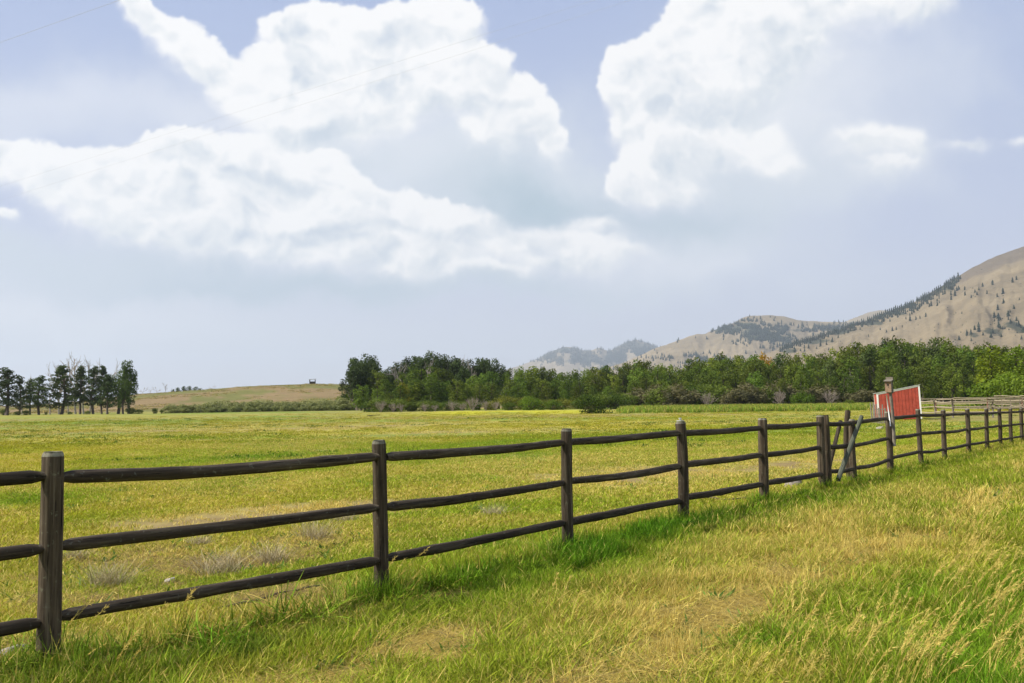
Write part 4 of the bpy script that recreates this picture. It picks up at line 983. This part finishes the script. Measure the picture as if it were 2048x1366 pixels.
def picket_panel():
    Y = 63; x0 = atx(1743, Y); x1 = atx(1771, Y - 2.4); z = float(H(x0, Y)); root = empty('picket_panel', (x0, Y, z), label='short run of dark upright boards leaning at the left corner of the red shed', cat='fence')
    n = 9
    for i in range(n):
        u = i / (n - 1); h = random.uniform(.95, 1.45) * (1.08 - .25 * u); mb = MB(); mb.box(-.045, .045, -.015, .015, -.1, h)
        o = mb.build('picket', M_oldwood, root); o.location = ((x1 - x0) * u, -2.4 * u, 0); o.rotation_euler = (random.gauss(0, .04), random.gauss(-.03, .05), -1.1)
    for zz in (.35, .9):
        mb = MB(); mb.tube([(0, 0, 0), (x1 - x0, -2.4, 0)], .025, 6); o = mb.build('cross_rail', M_oldwood, root); o.location = (.04, .03, zz)
picket_panel()

def corral(name, pts, hs, step, label, mat_r, mat_p, r=.045, ph=1.45):
    z0 = float(H(*pts[0])); root = empty(name, (*pts[0], z0), label=label, cat='fence', group='pale pole corral fences behind the shed'); off = root.location.copy()
    pm = {}; k = 0
    for (a, b) in zip(pts[:-1], pts[1:]):
        a, b = np.array(a), np.array(b); L = np.linalg.norm(b - a); n = max(1, round(L / step))
        for i in range(n + 1):
            if i == 0 and k: continue
            p = a + (b - a) * i / n; g = float(H(*p)); mb = MB(); mb.tube([(0, 0, -.2), (random.gauss(0, .02), 0, ph * .5), (random.gauss(0, .03), random.gauss(0, .02), ph * random.uniform(.94, 1.06))], [.075, .07, .065], 8)
            o = mb.build('post', mat_p, root, True); o.location = Vector((p[0], p[1], g)) - off
        for i in range(n):
            p, q = a + (b - a) * i / n, a + (b - a) * (i + 1) / n
            for hh in hs:
                A = Vector((p[0] - .02, p[1] - .09, float(H(*p)) + hh + random.gauss(0, .035))); B = Vector((q[0] + .1, q[1] - .09, float(H(*q)) + hh + random.gauss(0, .035)))
                o = rail_mesh((B - A).length, r, random.randrange(9999), .03, False, 7).build('rail', mat_r, root, True); orient(o, A, B, off)
        k += 1
corral('corral_fence', [(atx(1838, 80), 80), (atx(1905, 74), 74), (50, 72)], (.45, .85, 1.3), 3.2, 'nearest pole corral fence starting at the right side of the red shed', M_palepole, M_oldwood)
corral('corral_fence', [(atx(1872, 94), 94), (atx(1975, 91), 91), (62, 88)], (.5, .9, 1.35), 3.4, 'second pole corral fence with a rusty first post', M_palepole, M_rust)
corral('corral_fence', [(atx(1835, 104), 104), (75, 99)], (.9, 1.45), 4.0, 'pole fence at the back of the corral below the trees', M_palepole, M_oldwood)
corral('corral_fence', [(atx(1960, 118), 118), (atx(2060, 96), 96)], (.6, 1.1, 1.6), 3.6, 'pale pole fence running away through the corral at the right', M_palepole, M_oldwood)
corral('corral_fence', [(atx(1985, 130), 130), (90, 124)], (1.1, 1.6), 4.0, 'farthest pole fence, a thin pale line under the golden topped trees', M_palepole, M_oldwood)

def hill_hut():
    p = at(625, 771, 418); z = float(H(p.x, 418)); root = empty('hilltop_hut', (p.x, 418, z), .1, label='tiny open roofed hut alone on top of the brown hill', cat='hut')
    mb = MB(); mb.add([(-1.6, -1, 2.0), (1.6, -1, 2.25), (1.6, 1, 2.25), (-1.6, 1, 2.0), (-1.6, -1, 2.15), (1.6, -1, 2.4), (1.6, 1, 2.4), (-1.6, 1, 2.15)], [(0, 3, 2, 1), (4, 5, 6, 7), (0, 1, 5, 4), (1, 2, 6, 5), (2, 3, 7, 6), (3, 0, 4, 7)]); mb.build('roof', M_tin, root)
    for sx in (-1.2, 1.2):
        for sy in (-.8, .8): mb = MB(); mb.box(sx - .1, sx + .1, sy - .1, sy + .1, -.6, 2.05); mb.build('leg', M_darkwood, root)
    mb = MB(); mb.box(-1.0, 1.0, -.6, .6, -.2, 1.2); mb.build('body', M_darkwood, root)
M_darkwood = plain_mat('dark_board', (.06, .045, .035), .9, .2)
hill_hut()
def wires():
    for i, (a, ya, b, yb, lab) in enumerate((((0, 85), 16.0, (240, 0), 14.3, 'thin overhead wire crossing the upper left corner of the sky'),
                             ((950, 75), 15.8, (1180, 3), 14.4, 'upper of the two thin wires between the clouds at the top'), ((985, 88), 16.2, (1262, 0), 14.5, 'lower of the two thin wires between the clouds at the top'))):
        A = at(*a, ya); B = at(*b, yb); d = (B - A).normalized(); P0 = A - d * 38; P1 = B + d * 22; mb = MB()
        pts = [P0 + (P1 - P0) * u for u in np.linspace(0, 1, 12)]; o0 = pts[0].copy()
        mb.tube([p - o0 for p in pts], .0024 if i == 0 else .0014, 6); o = mb.build('overhead_wire', M_wire, None, True); o.location = o0; tag(o, lab, 'wire')
M_wire = plain_mat('wire', (.42, .42, .45), .6, .1)
wires()

def rock(px, py, w, h, seed, mat, label, sink=.42):
    p = gpt(px, py); wid = w / F * p.y; hei = h / F * p.y; bm = bmesh.new(); bmesh.ops.create_icosphere(bm, subdivisions=3, radius=.5); r = np.random.default_rng(seed)
    pl = [(Vector(r.normal(size=3)).normalized(), r.uniform(.26, .42)) for _ in range(13)]
    for v in bm.verts:
        for n, d in pl:
            q = v.co.dot(n)
            if q > d: v.co -= n * (q - d) * .9
        v.co += Vector(r.normal(size=3)) * .006
    me = bpy.data.meshes.new('rock'); bm.to_mesh(me); bm.free(); me.materials.append(mat)
    o = bpy.data.objects.new('rock', me); COL.objects.link(o); o.scale = (wid * 1.25, wid * .9, hei * 1.5); o.location = p + Vector((0, 0, hei * (.5 - sink))); o.rotation_euler = (0, .1, r.uniform(0, 6))
    tag(o, label, 'rock')
M_rock = plain_mat('grey_pink_rock', (.36, .31, .29), .9, .45, 9); M_palerock = plain_mat('pale_rock', (.40, .36, .31), .9, .45, 14)
rock(1587, 977, 30, 26, 3, M_rock, 'grey pink rock in the grass beyond the fence before the narrow bay', .2)
rock(1615, 966, 12, 5, 4, M_rock, 'small flat stone behind the grey pink rock')
rock(342, 1166, 30, 14, 5, M_palerock, 'flat pale stone in the pasture seen between the middle and bottom rails')
rock(272, 1172, 18, 10, 6, M_palerock, 'small pale stone left of the flat pale stone')
rock(1345, 1093, 10, 6, 7, M_palerock, 'tiny pale pebble in the green grass near the fence')
rock(1760, 858, 14, 8, 8, M_palerock, 'small pale stone at the foot of the dark upright boards')
rock(22, 1318, 60, 30, 9, M_rock, 'pinkish half buried stone at the lower left edge', .3)

def stick(name, pxs, r, mat, label, lift=.03):
    pts = [gpt(*q) + Vector((0, 0, lift)) for q in pxs]; o0 = pts[0].copy(); q = []
    for a, b in zip(pts[:-1], pts[1:]):
        for u in (0, .33, .66): q.append(a + (b - a) * u - o0 + Vector((random.gauss(0, .006), random.gauss(0, .006), random.gauss(0, .004))))
    q.append(pts[-1] - o0); n = len(q); mb = MB(); mb.tube(q, [r * (1 - .4 * i / n) for i in range(n)], 7); o = mb.build(name, mat, None, True); o.location = o0; tag(o, label, 'branch')
stick('fallen_branch', [(385, 1255), (440, 1228), (500, 1216), (560, 1196), (645, 1180)], .012, M_darkwood, 'long dark stick lying in the dry grass under the bottom rail', .045)
stick('fallen_branch', [(1372, 1001), (1420, 1003), (1450, 1008), (1500, 1004)], .016, M_darkwood, 'thin dark stick on the ground behind the fence near the fifth post', .07)
stick('fallen_branch', [(735, 833), (760, 831)], .05, M_darkwood, 'short dark log before the silvery dead bush', .1)

# ------------------------------------------------------------------ grass
def grass_mat():
    m, nt, out = new_mat('grass_blade')
    ic = attr(nt, 'gcol', 'INSTANCER'); a1 = attr(nt, 'rnd'); a2 = attr(nt, 'rnd2'); ht = attr(nt, 'ht')
    dry = mathn(nt, 'LESS_THAN', a1.outputs['Fac'], ic.outputs['Alpha'])
    # blades yellow from the tip
    tip = mathn(nt, 'MULTIPLY', mathn(nt, 'MULTIPLY', ht.outputs['Fac'], ht.outputs['Fac']), ic.outputs['Alpha'])
    straw = mixc(nt, a2.outputs['Fac'], (.42, .30, .055), (.76, .62, .19))
    g = mixc(nt, mathn(nt, 'MULTIPLY', tip, .7), ic.outputs['Color'], (.42, .37, .11))
    v = mathn(nt, 'MULTIPLY_ADD', a2.outputs['Fac'], .95, .52)
    vm = nt.nodes.new('ShaderNodeVectorMath'); vm.operation = 'SCALE'; lk(nt, g, vm.inputs[0]); lk(nt, v, vm.inputs['Scale'])
    col = mixc(nt, dry, vm.outputs[0], straw)
    d = nt.nodes.new('ShaderNodeBsdfPrincipled'); lk(nt, col, d.inputs['Base Color']); d.inputs['Roughness'].default_value = .7; d.inputs['Specular IOR Level'].default_value = .08
    t = nt.nodes.new('ShaderNodeBsdfTranslucent'); lk(nt, col, t.inputs[0])
    mx = nt.nodes.new('ShaderNodeMixShader'); mx.inputs[0].default_value = .30; lk(nt, d.outputs[0], mx.inputs[1]); lk(nt, t.outputs[0], mx.inputs[2]); lk(nt, mx.outputs[0], out.inputs[0]); return m
M_grass = grass_mat()
def clump(name, n, R, h, w, bend, seed, spread=.35, lowmat=False, mat=None):
    r = np.random.default_rng(seed)
    a = r.uniform(0, 2 * np.pi, n); q = R * np.sqrt(r.random(n)); bx, by = q * np.cos(a), q * np.sin(a)
    hh = h * r.uniform(.45, 1.15, n) * (1 - .3 * (q / R) ** 2); az = r.uniform(0, 2 * np.pi, n); bd = bend * r.uniform(.2, 1.4, n)
    lean = r.normal(size=(n, 2)) * spread
    if lowmat: lean = lean * 5; hh = hh
    ww = w * r.uniform(.6, 1.3, n); fa = az + r.uniform(-.7, .7, n) + np.pi / 2
    V = np.zeros((n, 7, 3)); hts = np.zeros((n, 7))
    for j, (t, wf) in enumerate(((0, .8), (0, .8), (.38, 1), (.38, 1), (.74, .7), (.74, .7), (1, 0))):
        sgn = 1 if j % 2 == 0 else -1
        cx = bx + lean[:, 0] * hh * t + np.cos(az) * bd * hh * t * t; cy = by + lean[:, 1] * hh * t + np.sin(az) * bd * hh * t * t
        cz = hh * (t - .35 * bd * t * t) * (.25 if lowmat else 1) + (.012 if lowmat else -.01)
        o = 0 if j == 6 else sgn * ww * wf * .5
        V[:, j] = np.stack([cx + np.cos(fa) * o, cy + np.sin(fa) * o, cz], -1); hts[:, j] = t
    b = np.arange(n)[:, None] * 7
    tri = np.array([[0, 1, 3], [0, 3, 2], [2, 3, 5], [2, 5, 4], [4, 5, 6]])
    f = (b[:, :, None] + tri[None]).reshape(-1, 3)
    r1 = np.repeat(r.random(n), 7); r2 = np.repeat(r.random(n), 7)
    return mesh_obj(name, V.reshape(-1, 3), f, mat or M_grass, attrs={'rnd': r1, 'rnd2': r2, 'ht': hts.ravel()}, link=False)
def seed_stalk(name, seed, h=.5, plume=.13, n=3, dens=34):
    r = np.random.default_rng(seed); V = []; Fc = []; r1 = []; hts = []
    def quad(p, q, w, t0, t1, rv):
        d = q - p; s = np.cross(d, r.normal(size=3)); s = s / (np.linalg.norm(s) + 1e-9) * w * .5; b = len(V)
        V.extend([p - s, p + s, q + s * .5, q - s * .5]); Fc.append((b, b + 1, b + 2)); Fc.append((b, b + 2, b + 3)); hts.extend([t0, t0, t1, t1]); r1.extend([rv] * 4)
    for k in range(n):
        base = np.array([*r.normal(size=2) * .05, -.01]); lean = np.array([.28 + r.normal() * .12, r.normal() * .12, 1]); L = h * r.uniform(.7, 1.15); c = []
        for i in range(8): t = i / 7; c.append(base + lean * L * t + np.array([.16 * L * t ** 3, 0, -.08 * L * t ** 3]))
        for i in range(7): quad(c[i], c[i + 1], .0028, .9, .9, 0.0); quad(c[i], c[i + 1], .0028, .9, .9, 0.0)
        top = c[-1]; d = c[-1] - c[-2]; d /= np.linalg.norm(d); pl = plume * r.uniform(.7, 1.2)
        for i in range(dens):
            u = r.random(); p = top - d * pl * (u - .1); ww = .016 * math.sin(math.pi * min(1, u * .9 + .1)) + .004
            o = r.normal(size=3) * ww * .6; quad(p + o * .3, p + o + d * .014 + np.array([.003, 0, 0]), .0042, 1, 1, 0.0)
    return mesh_obj(name, np.array(V), np.array(Fc), M_grass, attrs={'rnd': np.array(r1), 'rnd2': r.random(len(V)), 'ht': np.array(hts)}, link=False)
def scatter(name, label, x, y, scl, col, alpha, protos, lean=.12, wind=0.0, dz=0.0, cat='grass'):
    n = len(x); z = H(x, y) + dz; r = np.random.default_rng(len(name) * 7 + n)
    me = bpy.data.meshes.new(name); me.vertices.add(n); me.vertices.foreach_set('co', np.stack([x, y, z], -1).astype(np.float32).ravel())
    yaw = r.uniform(0, 2 * np.pi, n) if wind >= 0 else r.normal(size=n) * .5
    rot = np.stack([r.normal(size=n) * lean, r.normal(size=n) * lean + abs(wind), yaw], -1).astype(np.float32)
    a = me.attributes.new('rot', 'FLOAT_VECTOR', 'POINT'); a.data.foreach_set('vector', rot.ravel())
    s3 = (scl if scl.ndim == 2 else np.stack([scl] * 3, -1)).astype(np.float32)
    a = me.attributes.new('scl', 'FLOAT_VECTOR', 'POINT'); a.data.foreach_set('vector', s3.ravel())
    c4 = np.hstack([col, alpha[:, None]]).astype(np.float32); a = me.attributes.new('gcol', 'FLOAT_COLOR', 'POINT'); a.data.foreach_set('color', c4.ravel())
    a = me.attributes.new('idx', 'INT', 'POINT'); a.data.foreach_set('value', r.integers(0, len(protos), n).astype(np.int32))
    me.update(); o = bpy.data.objects.new(name, me); COL.objects.link(o)
    pc = bpy.data.collections.new(name + '_tufts')
    for p in protos: pc.objects.link(p)
    ng = bpy.data.node_groups.new(name + '_nodes', 'GeometryNodeTree')
    ng.interface.new_socket('Geometry', in_out='INPUT', socket_type='NodeSocketGeometry'); ng.interface.new_socket('Geometry', in_out='OUTPUT', socket_type='NodeSocketGeometry')
    gi = ng.nodes.new('NodeGroupInput'); go = ng.nodes.new('NodeGroupOutput'); ip = ng.nodes.new('GeometryNodeInstanceOnPoints'); ci = ng.nodes.new('GeometryNodeCollectionInfo')
    ci.inputs['Collection'].default_value = pc; ci.inputs['Separate Children'].default_value = True; ci.inputs['Reset Children'].default_value = True
    def na(nm, t): q = ng.nodes.new('GeometryNodeInputNamedAttribute'); q.data_type = t; q.inputs['Name'].default_value = nm; return q.outputs['Attribute']
    e2r = ng.nodes.new('FunctionNodeEulerToRotation')
    L = ng.links.new
    L(gi.outputs[0], ip.inputs['Points']); L(ci.outputs[0], ip.inputs['Instance']); ip.inputs['Pick Instance'].default_value = True
    L(na('idx', 'INT'), ip.inputs['Instance Index']); L(na('rot', 'FLOAT_VECTOR'), e2r.inputs[0]); L(e2r.outputs[0], ip.inputs['Rotation']); L(na('scl', 'FLOAT_VECTOR'), ip.inputs['Scale']); L(ip.outputs[0], go.inputs[0])
    md = o.modifiers.new('tufts', 'NODES'); md.node_group = ng
    return tag(o, label, cat, kind='stuff')
def sector(n, r0, r1, p=1.0, half=40):
    """points over the ground in front, density falling as r^-p"""
    a = np.radians(rng.uniform(-half, half, n)); u = rng.random(n)
    e = 2 - p; r = (r0 ** e + u * (r1 ** e - r0 ** e)) ** (1 / e) if abs(e) > 1e-6 else r0 * (r1 / r0) ** u
    return r * np.sin(a), r * np.cos(a)
def grow_grass():
    near = [clump('near_tuft%d' % i, 34, .13, .20, [.0062, .0046, .0075][i % 3], .6, 10 + i) for i in range(6)]
    short = [clump('short_tuft%d' % i, 48, .17, .085, .0066, .6, 30 + i, .5) for i in range(6)]
    mid = [clump('mid_tuft%d' % i, 60, .26, .20, .010, .5, 50 + i) for i in range(5)]
    midshort = [clump('midshort_tuft%d' % i, 70, .30, .085, .011, .5, 70 + i, .5) for i in range(5)]
    far = [clump('far_tuft%d' % i, 60, .6, .15, .030, .4, 90 + i, .4) for i in range(4)]
    lush = [clump('lush_tuft%d' % i, 42, .13, .27, .0085, .95, 110 + i, .3) for i in range(4)]
    strawy = [clump('straw_tuft%d' % i, 30, .10, .30, .0038, .25, 130 + i, .16) for i in range(4)]
    mats = [clump('mat_tuft%d' % i, 70, .16, .12, .0036, .3, 150 + i, .5, True) for i in range(4)]
    def gen(n, r0, r1, p, half=40):
        x, y = sector(n, r0, r1, p, half); g, d, b, v = growth(x, y); s, t = st(x, y)
        keep = rng.random(n) > np.clip(b * 1.25, 0, .96)
        return [q[keep] for q in (x, y, g, d, b, v, s, t)]
    def jit(g): return g * rng.uniform(.82, 1.2, (len(g), 1)) * np.array([1, 1, 1]) * (1 + rng.normal(size=(len(g), 3)) * .05)
    lushness = lambda g: np.clip((.25 - g[:, 1]) * 0 + (.17 - g[:, 0]) / .085, 0, 1)
    # verge, near
    x, y, g, d, b, v, s, t = gen(30000, 1.0, 12.5, .75)
    k = v > .5; x, y, g, d, b, v, s, t = [q[k] for q in (x, y, g, d, b, v, s, t)]
    lu = lushness(g); hs = (.16 + 1.35 * fbm(x / .55, y / .55, 201, 3)) * (1 + .40 * lu) * (1 - .45 * b)
    scatter('verge_grass', 'mixed green and straw coloured grass of the near verge', x, y, np.stack([np.ones(len(x)) * .95, np.ones(len(x)) * .95, hs], -1), jit(g), d, near, .16)
    k = (rng.random(len(x)) < .6 * lu ** 1.5)
    scatter('lush_grass', 'long arching bright green grass along the foot of the fence', x[k], y[k], np.stack([np.ones(k.sum())] * 2 + [rng.uniform(.5, 1.0, k.sum())], -1), jit(g[k]) * np.array([.95, 1.0, .9]), d[k] * .3, lush, .15)
    k = (rng.random(len(x)) < .55 * sstep(.45, .8, d)) & (t > .5)
    scatter('straw_grass', 'upright straw coloured grass on the near verge', x[k], y[k], rng.uniform(.45, .95, k.sum()), jit(g[k]), np.clip(d[k] + .35, 0, .97), strawy, .1)
    # uncut grass round the foot of every post
    bx, by = [], []
    for k_ in _ks:
        p = kpt(k_); n_ = int(np.interp(p[1], [2, 6, 12, 25, 45], [40, 46, 30, 22, 10]))
        for _ in range(n_): bx.append(p[0] + random.gauss(0, .17)); by.append(p[1] + random.gauss(-.04, .15))
    for k_ in np.arange(-.6, 4.5, .02):
        if fbm(np.array([k_ * 3.1]), np.array([.5]), 620, 3)[0] > .45: p = kpt(k_, random.gauss(.12, .12)); bx.append(p[0]); by.append(p[1])
    bx, by = np.array(bx), np.array(by); gb, db, _b, _v = growth(bx, by)
    scatter('post_foot_grass', 'long uncut grass standing round the feet of the fence posts', bx, by, rng.uniform(.7, 1.35, len(bx)), jit(gb * .5 + GRN_LUSH * .5), np.clip(db * .8, .1, .8), lush + strawy[:2], .12)
    # pasture, near
    x, y, g, d, b, v, s, t = gen(30000, 4.0, 14, .6)
    k = v <= .5; x, y, g, d, b, v, s, t = [q[k] for q in (x, y, g, d, b, v, s, t)]
    tall = np.exp(-(t / .5) ** 2); hs = (.25 + 1.35 * fbm(x / .8, y / .8, 203, 3)) * (1 + 1.3 * tall) * (1 - .5 * b) * (1 + .6 * lushness(g))
    scatter('pasture_grass', 'short yellow green pasture grass close behind the fence', x, y, np.stack([np.ones(len(x))] * 2 + [hs], -1), jit(g), d, short, .2)
    k = (rng.random(len(x)) < .55 * tall + .25 * lushness(g) ** 2)
    scatter('fence_line_grass', 'taller grass standing under the rails on the pasture side', x[k], y[k], rng.uniform(.35, .85, k.sum()), jit(g[k]), d[k], near, .15)
    # middle distance
    x, y, g, d, b, v, s, t = gen(42000, 11.5, 48, 1.25)
    k = v > .5; hs = (.6 + .6 * fbm(x / 2, y / 2, 205, 3)) * (1 + .3 * lushness(g))
    scatter('verge_grass_beyond', 'verge grass beside the farther part of the fence', x[k], y[k], np.stack([np.ones(k.sum())] * 2 + [hs[k]], -1), jit(g[k]), d[k], mid, .13)
    k = ~k; tall = np.exp(-(t / .45) ** 2); hs = hs * (1 + 1.2 * tall) 
    scatter('pasture_grass_beyond', 'short grass across the middle of the pasture', x[k], y[k], np.stack([np.ones(k.sum())] * 2 + [hs[k] * rng.uniform(.7, 1.2, k.sum())], -1), jit(g[k]), d[k], midshort, .15)
    # far pasture
    x, y, g, d, b, v, s, t = gen(15000, 44, 150, 1.6, 36)
    k = rng.random(len(x)) < .8 * (1 - sstep(100, 165, np.hypot(x, y))) + .15
    yl = ((y > 122) & (y < 156) & (x > -15) & (x < 12))[:, None]; g = np.where(yl, np.array([.42, .40, .02]), g)
    scatter('far_pasture_grass', 'low grass texture of the far pasture', x[k], y[k], np.stack([np.ones(k.sum())] * 2 + [rng.uniform(.3, .7, k.sum())], -1), g[k] * rng.uniform(.93, 1.07, (k.sum(), 1)) * .8, d[k] * .8, far, .1)
    # darker weed patches in the far pasture
    n = 2200; x, y = sector(n, 30, 120, 1.0, 33); w = fbm(x / 7, y / 4, 301, 4); k = w > .60
    scatter('weed_patches', 'darker green weed patches low in the pasture', x[k], y[k], rng.uniform(.5, 1.1, k.sum()), np.tile([.06, .13, .016], (k.sum(), 1)), np.full(k.sum(), .1), far, .1)
    n = 5200; x = rng.uniform(-190, -30, n); y = rng.uniform(240, 425, n); k = fbm(x / 14, y / 14, 305, 4) > .52
    scatter('hill_scrub', 'low brown and olive scrub dotted over the grassy hill', x[k], y[k], rng.uniform(.9, 2.6, k.sum()), np.tile([.10, .105, .035], (k.sum(), 1)) * rng.uniform(.6, 1.5, (k.sum(), 1)), np.full(k.sum(), .35), far, .1, cat='scrub')
    # tall reeds before the wood on the right
    n = 9000; x = rng.uniform(12, 62, n); y = rng.uniform(118, 160, n); k = (1024 + F * x / y > 1235 + 160 * rng.random(n) ** 2) & (1024 + F * x / y < 1990) & (fbm(x / 8, y / 8, 302, 3) > .36) & ~((x > .405 * y - 1) & (y < 112))
    reed = [clump('reed_tuft%d' % i, 60, .55, .9, .045, .3, 170 + i, .2) for i in range(3)]
    scatter('reed_belt', 'belt of tall bright green reeds before the right part of the wood', x[k], y[k], rng.uniform(.6, 1.1, k.sum()), np.tile([.20, .31, .03], (k.sum(), 1)) * rng.uniform(.8, 1.2, (k.sum(), 1)), np.full(k.sum(), .15), reed, .08, cat='reeds')
    # flattened straw on the bare strips
    x, y, g, d, b, v, s, t = [None] * 8
    x, y = sector(26000, 2, 13, .8); g, d, b, v = growth(x, y); k = (b > .22) & (rng.random(len(x)) < .35 + .5 * b)
    scatter('flattened_straw', 'flattened dead straw over the bare strips', x[k], y[k], rng.uniform(.6, 1.1, k.sum()), np.tile([.19, .135, .07], (k.sum(), 1)), np.where(v[k] > .5, .75, .40), mats, .08)
    # seed heads
    ss = [seed_stalk('seed_tuft%d' % i, 190 + i) for i in range(5)]
    X = []; Y_ = []
    def spot(px, py, n, sx, sy):
        for _ in range(max(3, int(n * .65))):
            p = gpt(px + random.gauss(0, sx), min(1500, py + random.gauss(0, sy))); X.append(p.x); Y_.append(p.y)
    for px, py, n, sx, sy in ((1935, 1160, 26, 25, 60), (2000, 1230, 24, 30, 70), (1850, 1190, 10, 14, 50), (1900, 1250, 8, 20, 60), (1780, 1330, 10, 40, 30), (1590, 1400, 10, 30, 25), (1500, 1390, 6, 60, 30), (1700, 1410, 12, 60, 30), (1850, 1430, 14, 70, 30), (1980, 1420, 12, 60, 30),
                              (1650, 1300, 7, 60, 40), (2030, 1080, 12, 20, 50), (1760, 1240, 5, 30, 40), (1330, 1400, 7, 60, 20), (1950, 1090, 10, 30, 40), (790, 1200, 5, 15, 10), (230, 1390, 6, 60, 20), (600, 1350, 5, 150, 20), (1180, 1330, 6, 120, 40)): spot(px, py, n, sx, sy)
    X = np.array(X); Y_ = np.array(Y_)
    scatter('seed_head_grass', 'tall grass stalks with pale pinkish seed heads', X, Y_, rng.uniform(.65, 1.15, len(X)), np.tile([.4, .3, .16], (len(X), 1)), np.full(len(X), .99), ss, .05, -.05)
    # broad-leaved weeds dotted through both sides
    weed = [clump('weed_tuft%d' % i, 16, .07, .11, .024, .9, 220 + i, .7) for i in range(3)]
    x, y = sector(2600, 2.0, 22, .9); g, d, b, v = growth(x, y); k = fbm(x / 1.7, y / 1.7, 311, 3) > .54
    scatter('broad_leaf_weeds', 'small broad leaved weeds among the grass', x[k], y[k], rng.uniform(.5, 1.2, k.sum()), np.tile([.10, .20, .03], (k.sum(), 1)) * rng.uniform(.7, 1.3, (k.sum(), 1)), np.full(k.sum(), .08), weed, .15, cat='weeds')
    for i, (px, py, w, h, lab) in enumerate([(215, 1180, 95, 65, 'pale spiky dry tuft left of the pale stone in the pasture'), (440, 1150, 120, 60, 'widest grey straw tuft, above the bottom rail'), (545, 1130, 70, 50, 'thin pale dry tuft right of the widest one'),
                                    (630, 1085, 80, 55, 'grey dry tuft just under the middle rail by the second post'), (150, 1125, 60, 35, 'low dry tuft beside the first post'), (985, 1035, 70, 30, 'brownish dry tuft between the second and third posts'), (400, 1095, 50, 28, 'small dry tuft above the widest one'), (690, 1045, 60, 25, 'low dry tuft left of the second post at the brown strip')]):
        p = gpt(px, py); hh = h / F * p.y; ww = w / F * p.y * .5
        o = clump('dry_tuft', 420, ww * .7, hh * 1.25, .0030, .7, 400 + i, .45, mat=M_drytuft); COL.objects.link(o); o.location = p; tag(o, lab, 'dry plant')
def drymat():
    m, nt, out = new_mat('dry_tuft_stem'); a = attr(nt, 'rnd2')
    col = mixc(nt, a.outputs['Fac'], (.22, .19, .10), (.58, .48, .30)); principled(nt, out, col, .8, None, .15); return m
M_drytuft = drymat()
grow_grass()

# ------------------------------------------------------------------ summer haze
def haze():
    mb = MB(); mb.box(-12000, 12000, -12000, 12000, HZ0, HZ1); m = bpy.data.materials.new('haze_air'); m.use_nodes = True; nt = m.node_tree; nt.nodes.clear()
    out = nt.nodes.new('ShaderNodeOutputMaterial'); v = nt.nodes.new('ShaderNodeVolumePrincipled'); v.inputs['Density'].default_value = HAZE_D; v.inputs['Color'].default_value = (.78, .88, 1.0, 1); v.inputs['Anisotropy'].default_value = .2
    nt.links.new(v.outputs[0], out.inputs['Volume']); o = mb.build('haze', m); o.display_type = 'WIRE'
    tag(o, 'thin summer haze between the meadow and the far ridges', 'haze', kind='stuff')
zs = [float((np.array(o.bound_box)[:, 2].min() if o.parent is None else 0) + o.location.z) for o in SC.objects if o.type == 'MESH' and o.parent is None]
zt = [float((np.array(o.bound_box)[:, 2].max() if o.parent is None else 0) + o.location.z) for o in SC.objects if o.type == 'MESH' and o.parent is None]
HZ0, HZ1 = min(zs) - 1.0, max(zt) + 6.0
HAZE_D = 9e-5
haze()
